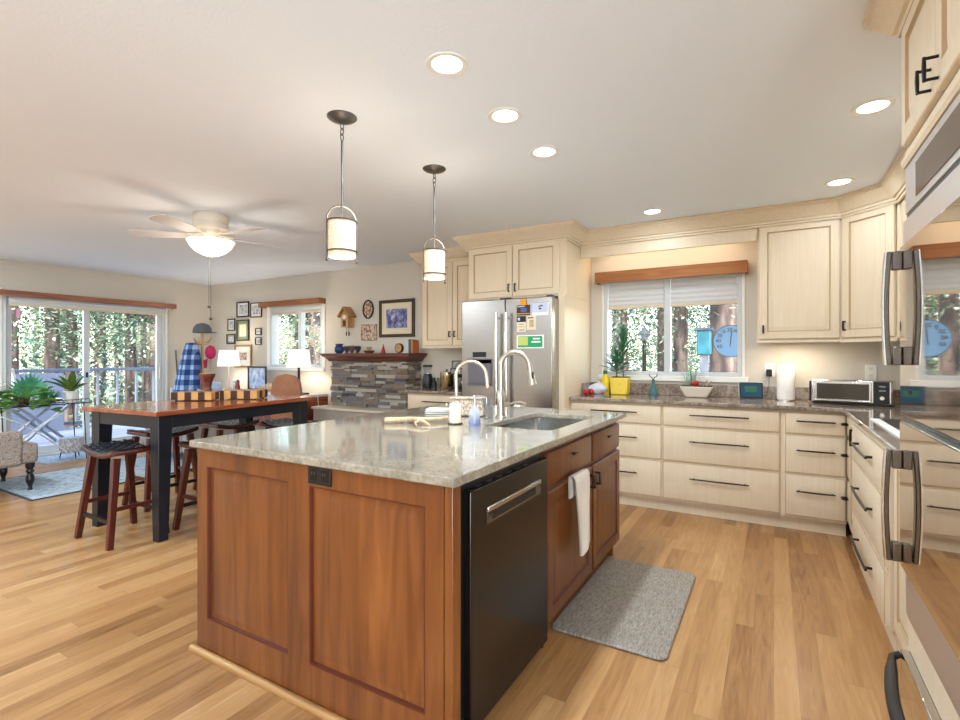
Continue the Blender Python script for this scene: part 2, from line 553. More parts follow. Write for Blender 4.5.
class MB:
    def __init__(s):
        s.v = []
        s.f = []
        s.m = []
        s.cur = 0

    def mi(s, i):
        s.cur = i
        return s

    def face(s, idx, m=None):
        s.f.append(tuple(idx))
        s.m.append(s.cur if m is None else m)

    def box(s, x0, x1, y0, y1, z0, z1, m=None):
        x0, x1 = min(x0, x1), max(x0, x1)
        y0, y1 = min(y0, y1), max(y0, y1)
        z0, z1 = min(z0, z1), max(z0, z1)
        b = len(s.v)
        s.v += [(x0, y0, z0), (x1, y0, z0), (x1, y1, z0), (x0, y1, z0), (x0, y0, z1), (x1, y0, z1), (x1, y1, z1), (x0, y1, z1)]
        for q in ((0, 3, 2, 1), (4, 5, 6, 7), (0, 1, 5, 4), (1, 2, 6, 5), (2, 3, 7, 6), (3, 0, 4, 7)):
            s.face([b + i for i in q], m)
        return s

    def obox(s, c, size, rz=0, rx=0, ry=0, m=None):
        R = Matrix.Rotation(rz, 3, 'Z') @ Matrix.Rotation(ry, 3, 'Y') @ Matrix.Rotation(rx, 3, 'X')
        b = len(s.v)
        for dx, dy, dz in ((-1, -1, -1), (1, -1, -1), (1, 1, -1), (-1, 1, -1), (-1, -1, 1), (1, -1, 1), (1, 1, 1), (-1, 1, 1)):
            p = Vector(c) + R @ Vector((dx * size[0] / 2, dy * size[1] / 2, dz * size[2] / 2))
            s.v.append(tuple(p))
        for q in ((0, 3, 2, 1), (4, 5, 6, 7), (0, 1, 5, 4), (1, 2, 6, 5), (2, 3, 7, 6), (3, 0, 4, 7)):
            s.face([b + i for i in q], m)
        return s

    def hexa(s, bottom, top, m=None):
        """taper between two quads (4 points each, ccw seen from above)"""
        b = len(s.v)
        s.v += [tuple(p) for p in bottom] + [tuple(p) for p in top]
        for q in ((0, 3, 2, 1), (4, 5, 6, 7), (0, 1, 5, 4), (1, 2, 6, 5), (2, 3, 7, 6), (3, 0, 4, 7)):
            s.face([b + i for i in q], m)
        return s

    def bar(s, p, q, wx, wy=None, up=(0, 0, 1), w2=None, m=None):
        """square bar from p to q"""
        p, q = Vector(p), Vector(q)
        d = (q - p).normalized()
        u = Vector(up)
        if abs(d.dot(u)) > .95:
            u = Vector((0, 1, 0))
        a = d.cross(u).normalized()
        c = a.cross(d).normalized()
        wy = wy or wx
        k = (w2 / wx) if w2 else 1
        b = len(s.v)
        for P, kk in ((p, 1), (q, k)):
            for sa, sc in ((-1, -1), (1, -1), (1, 1), (-1, 1)):
                s.v.append(tuple(P + a * sa * wx / 2 * kk + c * sc * wy / 2 * kk))
        for f in ((0, 1, 2, 3), (7, 6, 5, 4), (0, 4, 5, 1), (1, 5, 6, 2), (2, 6, 7, 3), (3, 7, 4, 0)):
            s.face([b + i for i in f], m)
        return s

    def tube(s, pts, r, n=10, closed=False, cap=True, m=None):
        pts = [Vector(p) for p in pts]
        rs = r if isinstance(r, (list, tuple)) else [r] * len(pts)
        N = len(pts)
        prev = None
        rings = []
        for i, p in enumerate(pts):
            if closed:
                d = (pts[(i + 1) % N] - pts[i - 1]).normalized()
            else:
                d = (pts[min(i + 1, N - 1)] - pts[max(i - 1, 0)]).normalized()
            if prev is None:
                u = Vector((0, 0, 1)) if abs(d.z) < .9 else Vector((1, 0, 0))
                a = d.cross(u).normalized()
            else:
                a = (prev - d * prev.dot(d))
                if a.length < 1e-6:
                    a = d.orthogonal()
                a.normalize()
            prev = a
            c = d.cross(a)
            b = len(s.v)
            for k in range(n):
                t = 2 * PI * k / n
                s.v.append(tuple(p + (a * math.cos(t) + c * math.sin(t)) * rs[i]))
            rings.append(b)
        for i in range(N if closed else N - 1):
            a, b = rings[i], rings[(i + 1) % N]
            for k in range(n):
                s.face([a + k, a + (k + 1) % n, b + (k + 1) % n, b + k], m)
        if cap and not closed:
            s.face([rings[0] + k for k in reversed(range(n))], m)
            s.face([rings[-1] + k for k in range(n)], m)
        return s

    def lathe(s, c, prof, n=24, sx=1, sy=1, m=None, cap=True):
        """prof list of (r, z) upward"""
        rings = []
        for r, z in prof:
            b = len(s.v)
            for k in range(n):
                t = 2 * PI * k / n
                s.v.append((c[0] + math.cos(t) * r * sx, c[1] + math.sin(t) * r * sy, c[2] + z))
            rings.append(b)
        for a, b in zip(rings, rings[1:]):
            for k in range(n):
                s.face([a + k, a + (k + 1) % n, b + (k + 1) % n, b + k], m)
        if cap:
            if prof[0][0] > 1e-5:
                s.face([rings[0] + k for k in reversed(range(n))], m)
            if prof[-1][0] > 1e-5:
                s.face([rings[-1] + k for k in range(n)], m)
        return s

    def ball(s, c, r, n=14, sx=1, sy=1, sz=1, m=None):
        k = max(6, n // 2)
        prof = [(max(1e-4, math.sin(PI * i / k)) * r, -math.cos(PI * i / k) * r * sz) for i in range(k + 1)]
        return s.lathe(c, prof, n, sx, sy, m)

    def prism(s, poly, z0, z1, m=None):
        """poly ccw in xy"""
        b = len(s.v)
        n = len(poly)
        s.v += [(x, y, z0) for x, y in poly] + [(x, y, z1) for x, y in poly]
        s.face([b + i for i in reversed(range(n))], m)
        s.face([b + n + i for i in range(n)], m)
        for i in range(n):
            j = (i + 1) % n
            s.face([b + i, b + j, b + n + j, b + n + i], m)
        return s

    def prismf(s, O, U, V, poly, th, m=None):
        """poly in the (U,V) plane at O, extruded by th along U x V"""
        O, U, V = Vector(O), Vector(U), Vector(V)
        N = U.cross(V).normalized()
        b = len(s.v)
        n = len(poly)
        for k in (0, 1):
            s.v += [tuple(O + U * a + V * c + N * th * k) for a, c in poly]
        s.face([b + i for i in reversed(range(n))], m)
        s.face([b + n + i for i in range(n)], m)
        for i in range(n):
            j = (i + 1) % n
            s.face([b + i, b + j, b + n + j, b + n + i], m)
        return s

    def rings(s, O, U, V, w, h, rg, cap=True):
        """nested rectangles: rg = [(inset, height, material)]; N = U x V"""
        O, U, V = Vector(O), Vector(U).normalized(), Vector(V).normalized()
        N = U.cross(V)
        prev = None
        for ins, ht, m in rg:
            b = len(s.v)
            for a, c in ((ins, ins), (w - ins, ins), (w - ins, h - ins), (ins, h - ins)):
                s.v.append(tuple(O + U * a + V * c + N * ht))
            if prev is not None:
                for k in range(4):
                    s.face([prev + k, prev + (k + 1) % 4, b + (k + 1) % 4, b + k], m)
            else:
                s.face([b + 3, b + 2, b + 1, b], m)
            prev = b
        if cap:
            s.face([prev + k for k in range(4)], rg[-1][2])
        return s

    def build(s, name, mats, parent=None, bev=0, smooth=40, seg=2):
        me = bpy.data.meshes.new(name)
        L = Vector((0, 0, 0))
        p = parent
        while p is not None:
            L += p.location
            p = p.parent
        vs = [(a - L.x, b - L.y, c - L.z) for a, b, c in s.v] if parent is not None else s.v
        me.from_pydata(vs, [], s.f)
        if not isinstance(mats, (list, tuple)):
            mats = [mats]
        for m in mats:
            me.materials.append(m)
        mx = len(mats) - 1
        me.polygons.foreach_set('material_index', [min(i, mx) for i in s.m])
        if smooth:
            me.polygons.foreach_set('use_smooth', [True] * len(s.f))
            me.set_sharp_from_angle(angle=D(smooth))
        me.update()
        o = bpy.data.objects.new(name, me)
        C.objects.link(o)
        if parent is not None:
            o.parent = parent
        if bev:
            b = o.modifiers.new('bevel', 'BEVEL')
            b.width = bev
            b.segments = seg
            b.limit_method = 'ANGLE'
            b.angle_limit = D(50)
        return o


def tag(o, label, cat, group=None):
    o['label'] = label
    o['category'] = cat
    if group:
        o['group'] = group
    return o


def thing(name, label, cat, loc=(0, 0, 0), group=None):
    o = bpy.data.objects.new(name, None)
    o.empty_display_size = .05
    o.location = loc
    C.objects.link(o)
    return tag(o, label, cat, group)


def struct(o, label=None):
    o['kind'] = 'structure'
    if label:
        o['label'] = label
    return o


def stuff(o, label, cat):
    o['kind'] = 'stuff'
    return tag(o, label, cat)


def kids(root):
    return [o for o in bpy.data.objects if o.parent == root]


def copy_tree(o, parent=None):
    c = o.copy()
    C.objects.link(c)
    if parent is not None:
        c.parent = parent
    for ch in kids(o):
        copy_tree(ch, c)
    return c


def textmesh(name, txt, size, loc, rot, m, parent, ext=.0006, align='CENTER'):
    cu = bpy.data.curves.new('lettering', 'FONT')
    cu.body = txt
    cu.size = size
    cu.extrude = ext
    cu.align_x = align
    cu.align_y = 'CENTER'
    t = bpy.data.objects.new('lettering', cu)
    C.objects.link(t)
    bpy.context.view_layer.update()
    dg = bpy.context.evaluated_depsgraph_get()
    me = bpy.data.meshes.new_from_object(t.evaluated_get(dg))
    bpy.data.objects.remove(t)
    me.materials.clear()
    me.materials.append(m)
    o = bpy.data.objects.new(name, me)
    C.objects.link(o)
    L = Vector((0, 0, 0))
    p = parent
    while p is not None:
        L += p.location
        p = p.parent
    o.parent = parent
    o.location = Vector(loc) - L
    o.rotation_euler = rot
    return o


Z3 = Vector((0, 0, 1))


def raised(mb, O, U, w, h, t=.02, fr=.055):
    """raised-panel door: O lower left seen from the front, U along width"""
    mb.rings(O, U, Z3, w, h, [(0, 0, 0), (0, t - .003, 0), (.003, t, 0), (fr, t, 0), (fr + .004, t - .009, 1), (fr + .010, t - .010, 1), (fr + .012, t - .010, 0), (fr + .036, t - .002, 0), (fr + .038, t - .002, 0)])


def slab(mb, O, U, w, h, t=.02):
    mb.rings(O, U, Z3, w, h, [(0, 0, 0), (0, t - .006, 0), (.004, t - .004, 1), (.007, t - .003, 0), (.014, t, 0)])


def pull(mb, a, b, N, off=.03, r=.005, bow=.008, n=8):
    """arched bar pull from a to b standing off along N"""
    a, b, N = Vector(a), Vector(b), Vector(N)
    pts = []
    ext = (b - a) * .08
    for i in range(11):
        t = i / 10
        pts.append(a - ext + (b - a + ext * 2) * t + N * (off + bow * math.sin(PI * t)))
    mb.tube(pts, [r * (1 + .3 * math.sin(PI * i / 10)) for i in range(11)], n)
    mb.tube([a, a + N * (off + .002)], r * 1.1, n)
    mb.tube([b, b + N * (off + .002)], r * 1.1, n)


def sweep(mb, prof, path, m=None):
    """prof (out, z) swept along xy path; outward = right-hand side of travel; mitred"""
    P = [Vector((p[0], p[1])) for p in path]
    N = len(P)
    offs = []
    for i in range(N):
        ds = []
        if i > 0:
            ds.append((P[i] - P[i - 1]).normalized())
        if i < N - 1:
            ds.append((P[i + 1] - P[i]).normalized())
        ns = [Vector((d.y, -d.x)) for d in ds]
        if len(ns) == 1:
            offs.append(ns[0])
        else:
            s = ns[0] + ns[1]
            offs.append(s / (1 + ns[0].dot(ns[1])))
    rings = []
    for i in range(N):
        b = len(mb.v)
        for o, z in prof:
            q = P[i] + offs[i] * o
            mb.v.append((q.x, q.y, z))
        rings.append(b)
    k = len(prof)
    for a, b in zip(rings, rings[1:]):
        for j in range(k):
            jj = (j + 1) % k
            mb.face([a + j, b + j, b + jj, a + jj], m[j] if isinstance(m, dict) and j in m else (None if isinstance(m, dict) else m))
    if isinstance(m, dict):
        m = None
    mb.face([rings[0] + j for j in range(k)], m)
    mb.face([rings[-1] + j for j in reversed(range(k))], m)
    return mb


# ================================================================== SETTING
XL, XR, YB, YF, H = -8.0, 1.05, 4.93, -3.2, 2.44
T = .15
struct(MB().box(XL - .15, XR + .15, YF - .15, YB + .15, -.12, 0).build('floor', FLOOR, smooth=0))
struct(MB().box(XL - .3, XR + .3, YF - .3, YB + .3, H, H + .25).build('ceiling', CEIL, smooth=0))


def wall_x(name, x0, x1, y0, y1, holes):
    """wall in plane y..y1 spanning x; holes=(xa,xb,za,zb)"""
    mb = MB()
    hs = sorted(holes)
    cur = x0
    for xa, xb, za, zb in hs:
        mb.box(cur, xa, y0, y1, 0, H)
        mb.box(xa, xb, y0, y1, zb, H)
        if za > 0:
            mb.box(xa, xb, y0, y1, 0, za)
        cur = xb
    mb.box(cur, x1, y0, y1, 0, H)
    return struct(mb.build(name, WALL, smooth=0))


wall_x('wall_back', XL - T, XR + T, YB, YB + T, [(-1.452, -.238, 1.095, 2.03), (-6.50, -5.40, 1.12, 2.0)])
wall_x('wall_front', XL - T, XR + T, YF - T, YF, [])
mb = MB()
mb.box(XL - T, XL, YF, 2.33, 0, H)
mb.box(XL - T, XL, 4.215, YB, 0, H)
mb.box(XL - T, XL, 2.33, 4.215, 2.04, H)
struct(mb.build('wall_left', WALL, smooth=0))
struct(MB().box(XR, XR + T, YF, -2.9, 0, H).box(XR, XR + T, -.5, YB, 0, H).box(XR, XR + T, -2.9, -.5, 0, .5).box(XR, XR + T, -2.9, -.5, 2.15, H).build('wall_right', WALL, smooth=0))
struct(MB().box(XL, XL + .015, 4.33, YB, 0, .09).box(XL, XL + .015, YF, 2.27, 0, .09).build('baseboard_left', WHITE, smooth=0))
struct(MB().box(XL, -5.12, YB - .015, YB, 0, .09).build('baseboard_back', WHITE, smooth=0))


def window(name, xa, xb, za, zb, y, mid, sashx, label):
    root = bpy.data.objects.new(name, None)
    root.location = ((xa + xb) / 2, y, za)
    C.objects.link(root)
    struct(root, label)
    f = .035
    mb = MB()
    y0, y1 = y - .005, y + .09
    mb.box(xa, xa + f, y0, y1, za, zb).box(xb - f, xb, y0, y1, za, zb).box(xa + f, xb - f, y0, y1, zb - f, zb).box(xa + f, xb - f, y0, y1, za, za + f)
    mb.box(mid - .028, mid + .028, y0 + .01, y1, za + f, zb - f)
    mb.build('window_frame', WHITEV, root, bev=.004)
    for a, b in ((xa + f, mid - .028), (mid + .028, xb - f)):
        g = MB().box(a, b, y + .045, y + .049, za + f, zb - f).build('pane', GLASS, root, smooth=0)
    return root


w1 = window('window_1', -1.452, -.238, 1.095, 2.03, YB, -.858, 0, 'white two-pane kitchen window over the back counter')
# apron / sill
MB().box(-1.50, -.19, YB - .03, YB + .02, 1.045, 1.095).build('window_sill', WHITE, w1, bev=.004)
MB().box(-1.47, -1.452, YB - .012, YB, 1.095, 2.05).box(-.238, -.215, YB - .012, YB, 1.095, 2.05).build('window_casing', WHITE, w1, bev=.003)
w2 = window('window_2', -6.50, -5.40, 1.12, 2.0, YB, -5.87, 0, 'two-pane window between the framed photos and the fireplace')
MB().box(-6.56, -5.34, YB - .03, YB + .02, 1.07, 1.12).build('window_sill', WHITE, w2, bev=.004)
MB().box(-6.56, -6.50, YB - .012, YB, 1.12, 2.05).box(-5.40, -5.34, YB - .012, YB, 1.12, 2.05).build('window_casing', WHITE, w2, bev=.003)
w3 = bpy.data.objects.new('window_3', None)  # invented window out of view, the opening for the side fill light
w3.location = (XR, -1.7, .5)
C.objects.link(w3)
struct(w3)
mb = MB()
for a in (-2.9, -1.73, -.55):
    mb.box(XR - .01, XR + .08, a, a + .05, .5, 2.15)
mb.box(XR - .01, XR + .08, -2.9, -.5, .5, .55).box(XR - .01, XR + .08, -2.9, -.5, 2.1, 2.15)
mb.build('window_frame', WHITEV, w3)

# sliding door in the left wall
d1 = bpy.data.objects.new('door_1', None)
d1.location = (XL, 3.3, 0)
C.objects.link(d1)
struct(d1, 'white sliding glass door onto the deck')
mb = MB()
ya, yb = 2.33, 4.215
mb.box(XL - .13, XL + .01, ya, ya + .045, 0, 2.04).box(XL - .13, XL + .01, yb - .045, yb, 0, 2.04).box(XL - .13, XL + .01, ya + .045, yb - .045, 1.99, 2.04).box(XL - .13, XL + .01, ya + .045, yb - .045, 0, .03)
mb.build('door_frame', WHITEV, d1, bev=.004)
for (a, b, x, nm) in ((ya + .045, 3.26, -8.10, 'fixed_panel'), (3.17, yb - .045, -8.05, 'sliding_panel')):
    mb = MB()
    mb.box(x, x + .04, a, a + .07, .03, 1.99).box(x, x + .04, b - .07, b, .03, 1.99).box(x, x + .04, a + .07, b - .07, 1.92, 1.99).box(x, x + .04, a + .07, b - .07, .03, .13)
    p = mb.build(nm, WHITEV, d1, bev=.004)
    MB().box(x + .018, x + .022, a + .07, b - .07, .13, 1.92).build('pane', GLASS, p, smooth=0)
    if nm == 'sliding_panel':
        MB().tube([(x + .04, b - .035, .93), (x + .075, b - .045, .95), (x + .08, b - .045, 1.03), (x + .075, b - .045, 1.11), (x + .04, b - .035, 1.13)], .009, 8).build('door_handle', WHITEV, p)
        MB().box(x + .04, x + .05, a + .02, a + .05, .99, 1.06).build('latch', BLUE, p, bev=.003)
MB().box(XL, XL + .02, ya - .075, ya, 0, 2.1).box(XL, XL + .02, yb, yb + .028, 0, 2.1).build('door_casing', WHITE, d1, bev=.003)


def valance(name, x0, x1, y0, y1, z0, z1, m, label, ax):
    r = thing(name, label, 'valance', ((x0 + x1) / 2, (y0 + y1) / 2, z0))
    mb = MB()
    if ax == 'x':
        mb.box(x0, x1, y0, y0 + .02, z0, z1).box(x0, x0 + .02, y0 + .02, y1, z0, z1).box(x1 - .02, x1, y0 + .02, y1, z0, z1)
    else:
        mb.box(x1 - .02, x1, y0, y1, z0, z1).box(x0, x1 - .02, y0, y0 + .02, z0, z1).box(x0, x1 - .02, y1 - .02, y1, z0, z1)
    mb.build('board', m, r, bev=.004)
    mb = MB()
    if ax == 'x':
        mb.box(x0 + .02, x1 - .02, y0 + .02, y1, z1 - .015, z1)
    else:
        mb.box(x0, x1 - .02, y0 + .02, y1 - .02, z1 - .015, z1)
    mb.build('top_board', m, r)
    return r


valance('window_valance', -1.512, -.19, YB - .11, YB, 1.985, 2.092, VALX, 'pale reddish wood valance over the kitchen counter window', 'x')
valance('window_valance', -6.62, -5.33, YB - .12, YB, 2.0, 2.075, VALX, 'reddish wood valance over the window beside the framed photos', 'x')
valance('door_valance', XL, XL + .12, 2.2, 4.32, 2.0, 2.07, VALY, 'long reddish wood valance above the sliding glass door', 'y')


def cellshade(name, a, b, z0, z1, pos, ax, label, group=None):
    if ax == 'x':
        o = thing(name, label, 'window shade', ((a + b) / 2, pos, z0), group)
    else:
        o = thing(name, label, 'window shade', (pos, (a + b) / 2, z0), group)
    n = int((z1 - z0 - .025) / .02)
    prof = []
    for i in range(n + 1):
        z = z0 + .025 + (z1 - z0 - .025) * i / n
        prof.append((pos - (.012 if i % 2 else .004), z))
    for i in reversed(range(n + 1)):
        z = z0 + .025 + (z1 - z0 - .025) * i / n
        prof.append((pos + (.012 if i % 2 else .004), z))
    mb = MB()
    if ax == 'x':
        mb.prismf((a, 0, 0), (0, 1, 0), (0, 0, 1), prof, b - a)
        r = MB().box(a, b, pos - .013, pos + .013, z0, z0 + .025)
    else:
        mb.prismf((0, b, 0), (1, 0, 0), (0, 0, 1), prof, b - a)
        r = MB().box(pos - .013, pos + .013, a, b, z0, z0 + .025)
    mb.build('pleats', CELL, o, smooth=0)
    r.build('bottom_rail', CELLB, o, bev=.003)
    return o


cellshade('cellular_shade', -1.41, -.89, 1.735, 1.992, YB + .018, 'x', 'left pleated white shade of the kitchen counter window')
cellshade('cellular_shade', -.826, -.275, 1.735, 1.992, YB + .018, 'x', 'right pleated white shade of the kitchen counter window, above the round thermometer')
cellshade('cellular_shade', -6.46, -5.905, 1.885, 1.962, YB + .018, 'x', 'left pale shade of the small window, nearest the photo frames')
cellshade('cellular_shade', -5.835, -5.44, 1.90, 1.962, YB + .018, 'x', 'right pale shade of the small window, nearest the fireplace')
cellshade('cellular_shade', 2.39, 4.20, 1.89, 1.998, XL + .035, 'y', 'wide raised pale shade across the sliding glass door')

# ================================================================== KITCHEN CABINETS
X = Vector((1, 0, 0))
Y = Vector((0, 1, 0))
NX, NY = -X, -Y


def base_cab(label, x0, x1, yf, drawers, hx=None, toe=.07, inl=.008):
    """back-wall base cabinet facing -y; drawers = list of (z0,z1)"""
    r = thing('base_cabinet', label, 'cabinet', ((x0 + x1) / 2, (yf + YB) / 2, 0))
    MB().box(x0, x1, yf + .02, YB - .005, .10, .882).box(x0, x1, yf + toe, YB - .01, 0, .10).build('carcass', CREAM, r)
    for z0, z1 in drawers:
        m = MB()
        slab(m, (x0 + inl, yf + .02, z0), X, x1 - x0 - inl - .008, z1 - z0)
        d = m.build('drawer', [CREAM, GLAZE], r)
        cx = (x0 + inl + x1) / 2
        L = hx if hx else .18
        m = MB()
        zc = z0 + (z1 - z0) * .62
        pull(m, (cx - L, yf, zc), (cx + L, yf, zc), NY, .028, .005, .006)
        m.build('handle', BRONZE, d)
    return r


DR = [(.715, .865), (.43, .70), (.12, .415)]
base_cab('cream three-drawer base cabinet beside the refrigerator, partly behind the island', -1.579, -.7905, 4.31, DR, .17)
base_cab('wide cream three-drawer base cabinet below the kitchen window', -.7895, .0445, 4.31, DR, .18)
base_cab('narrow cream three-drawer base cabinet under the paper towel roll', .0455, .44, 4.31, DR, .10, inl=.028)
# left of the fridge
r = thing('base_cabinet', 'low cream base cabinet left of the refrigerator beside the stone fireplace', 'cabinet', (-3.0, 4.6, 0))
MB().box(-3.43, -2.60, 4.33, YB - .005, .10, .882).box(-3.43, -2.60, 4.38, YB - .01, 0, .10).build('carcass', CREAM, r)
m = MB()
slab(m, (-3.42, 4.33, .715), X, .81, .15)
d = m.build('drawer', [CREAM, GLAZE], r)
m = MB()
pull(m, (-3.18, 4.31, .80), (-2.85, 4.31, .80), NY)
m.build('handle', BRONZE, d)
for xa in (-3.42, -3.01):
    m = MB()
    raised(m, (xa, 4.33, .12), X, .40, .58)
    m.build('door', [CREAM, GLAZE], r)
# right run (faces -x)


def rfronts(r, xf, ya, yb, zs, hl, door=False):
    for z0, z1 in zs:
        m = MB()
        # seen from -x: left is +y
        if door:
            raised(m, (xf, yb - .006, z0), -Y, yb - ya - .012, z1 - z0)
        else:
            slab(m, (xf, yb - .006, z0), -Y, yb - ya - .012, z1 - z0)
        d = m.build('door' if door else 'drawer', [CREAM, GLAZE], r)
        m = MB()
        cy = (ya + yb) / 2
        if door:
            pull(m, (xf - .02, ya + .05, z1 - .14), (xf - .02, ya + .05, z1 - .05), NX, .03, .006, 0)
        else:
            zc = z0 + (z1 - z0) * .60
            pull(m, (xf - .02, cy - hl, zc), (xf - .02, cy + hl, zc), NX, .03, .006, .004)
        m.build('handle', BLACKM, d)


r = thing('corner_drawer_cabinet', 'narrow cream drawer stack in the corner facing the island', 'cabinet', (.75, 4.2, 0))
MB().box(.46, XR - .005, 4.19, 4.90, .10, .882).box(.50, XR - .01, 4.19, 4.9, 0, .10).build('carcass', CREAM, r)
rfronts(r, .46, 4.19, 4.325, DR, .028)
r = thing('base_cabinet', 'slim cream base cabinet with one door between corner drawers and cooktop drawers', 'cabinet', (.75, 3.99, 0))
MB().box(.46, XR - .005, 3.79, 4.185, .10, .882).box(.48, XR - .01, 3.79, 4.185, 0, .10).build('carcass', CREAM, r)
rfronts(r, .46, 3.80, 4.18, [(.12, .865)], .1, True)
r = thing('base_cabinet', 'wide cream drawer cabinet below the white-edged cooktop', 'cabinet', (.75, 3.25, 0))
MB().box(.43, XR - .005, 2.745, 3.785, .10, .882).box(.45, XR - .01, 2.745, 3.785, 0, .10).build('carcass', CREAM, r)
rfronts(r, .43, 2.76, 3.775, [(.67, .865), (.36, .655), (.11, .345)], .22)
r = thing('base_cabinet', 'cream base cabinet tucked beside the oven tower', 'cabinet', (.75, 2.42, 0))
MB().box(.46, XR - .005, 2.115, 2.74, .10, .882).box(.48, XR - .01, 2.115, 2.74, 0, .10).build('carcass', CREAM, r)
rfronts(r, .46, 2.13, 2.73, [(.12, .865)], .1, True)

# counters
r = thing('countertop', 'brown speckled L-shaped stone countertop below the kitchen window', 'countertop', (.2, 4.6, .885))
poly = [(-1.575, YB - .002), (-1.575, 4.28), (.37, 4.28), (.405, 4.262), (.41, 4.22), (.41, 2.115), (XR - .002, 2.115), (XR - .002, YB - .002)]
MB().prism(poly, .885, .915).build('slab', QUARTZB, r, bev=.006)
MB().box(-1.575, XR - .002, YB - .024, YB - .002, .9155, 1.02).box(-1.575, -1.553, 4.62, YB - .026, .9155, 1.02).box(XR - .024, XR - .002, 2.115, YB - .026, .9155, 1.02).build('backsplash', QUARTZB, r, bev=.003)
r = thing('countertop', 'short brown stone countertop left of the refrigerator', 'countertop', (-3.0, 4.6, .885))
MB().box(-3.46, -2.60, 4.28, YB - .002, .885, .915).build('slab', QUARTZB, r, bev=.006)
MB().box(-3.46, -2.60, YB - .022, YB - .002, .9155, 1.02).build('backsplash', QUARTZB, r, bev=.003)

# uppers


def upper(label, x0, x1, yf, z0, z1, doors, handles, zh):
    r = thing('wall_cabinet', label, 'cabinet', ((x0 + x1) / 2, (yf + YB) / 2, z0))
    MB().box(x0, x1, yf + .02, YB - .005, z0, z1).build('carcass', CREAM, r)
    MB().box(x0 - .002, x1 + .002, yf + .006, yf + .04, z0 - .022, z0 - .0005).build('light_rail', CREAM, r, bev=.006)
    for (a, b), hs in zip(doors, handles):
        m = MB()
        raised(m, (a, yf + .02, z0 + .012), X, b - a, z1 - z0 - .06)
        d = m.build('door', [CREAM, GLAZE], r)
        m = MB()
        hx = (b - .028) if hs == 'r' else (a + .028)
        pull(m, (hx, yf, zh), (hx, yf, zh + .055), NY, .022, .006, 0)
        m.build('handle', BRONZE, d)
    return r


upper('tall cream two-door wall cabinet left of the refrigerator', -3.45, -2.60, 4.6, 1.385, 2.36, [(-3.43, -3.035), (-3.025, -2.63)], 'rl', 1.49)
upper('cream one-door wall cabinet over the toaster oven, right of the window', -.115, .44, 4.6, 1.40, 2.36, [(-.10, .425)], 'l', 1.46)
# fridge surround
r = thing('refrigerator_cabinet', 'cream two-door cabinet above the refrigerator with tall side panels', 'cabinet', (-2.08, 4.55, 0))
MB().box(-2.59, -1.58, 4.22, YB - .005, 1.815, 2.36).build('carcass', CREAM, r)
MB().box(-1.60, -1.58, 4.24, YB - .005, 0, 1.814).box(-1.640, -1.58, 4.18, 4.24, 0, 1.814).build('side_panel', CREAM, r)
MB().box(-2.60, -2.585, 4.22, YB - .005, 0, 1.814).build('side_panel', CREAM, r)
for (a, b), hs in (((-2.575, -2.105), 'r'), ((-2.095, -1.64), 'l')):
    m = MB()
    raised(m, (a, 4.22, 1.83), X, b - a, .485)
    d = m.build('door', [CREAM, GLAZE], r)
    hx = b - .028 if hs == 'r' else a + .028
    m = MB()
    pull(m, (hx, 4.20, 1.88), (hx, 4.20, 1.945), NY, .022, .006, 0)
    m.build('handle', BRONZE, d)
# diagonal corner upper
r = thing('corner_wall_cabinet', 'angled cream corner wall cabinet between window side and oven tower', 'cabinet', (.75, 4.6, 1.40))
MB().prism([(.442, YB - .005), (.442, 4.62), (.72 + .014, 4.334), (XR - .005, 4.334), (XR - .005, YB - .005)], 1.40, 2.36).build('carcass', CREAM, r)
U = Vector((1, -1, 0)).normalized()
m = MB()
O = Vector((.442, 4.62, 1.412)) + U * .012
raised(m, O, U, .372, .90)
d = m.build('door', [CREAM, GLAZE], r)
N = Vector((-1, -1, 0)).normalized()
m = MB()
q = O + U * .03 + N * .02
pull(m, (q.x, q.y, 1.47), (q.x, q.y, 1.53), N, .022, .006, 0)
m.build('handle', BRONZE, d)
MB().prismf(Vector((.442, 4.62, 1.378)) + N * .0, U, Z3, [(0, 0), (.40, 0), (.40, .0215), (0, .0215)], .018).build('light_rail', CREAM, r)
r = thing('wall_cabinet', 'cream wall cabinet over the cooktop beyond the oven tower', 'cabinet', (.9, 3.2, 1.40))
MB().box(.735, XR - .005, 2.24, 4.33, 1.40, 2.36).build('carcass', CREAM, r)
# frieze over the window
struct(MB().box(-1.577, -.118, 4.60, 4.62, 2.20, 2.36).build('trim_1', CREAM, bev=.003))
struct(MB().box(-1.577, -.118, 4.622, YB, 2.335, 2.355).build('trim_2', WHITE))
CP = [(0, 2.30), (.012, 2.30), (.014, 2.315), (.022, 2.318), (.024, 2.335), (.036, 2.338), (.050, 2.352), (.078, 2.392), (.092, 2.402), (.094, 2.414), (.104, 2.418), (.106, 2.438), (0, 2.438)]
m = MB()
sweep(m, CP, [(-3.455, YB - .002), (-3.455, 4.615), (-2.60, 4.615), (-2.60, 4.215), (-1.575, 4.215), (-1.575, 4.595), (.44, 4.595), (.725, 4.315), (.725, 2.24)], {2: 1})
struct(m.build('trim_3', [CREAM, GLAZE], smooth=25))
m = MB()
for z, o in ((2.317, .0235), (2.337, .0375), (2.402, .0935), (2.416, .105)):
    pass

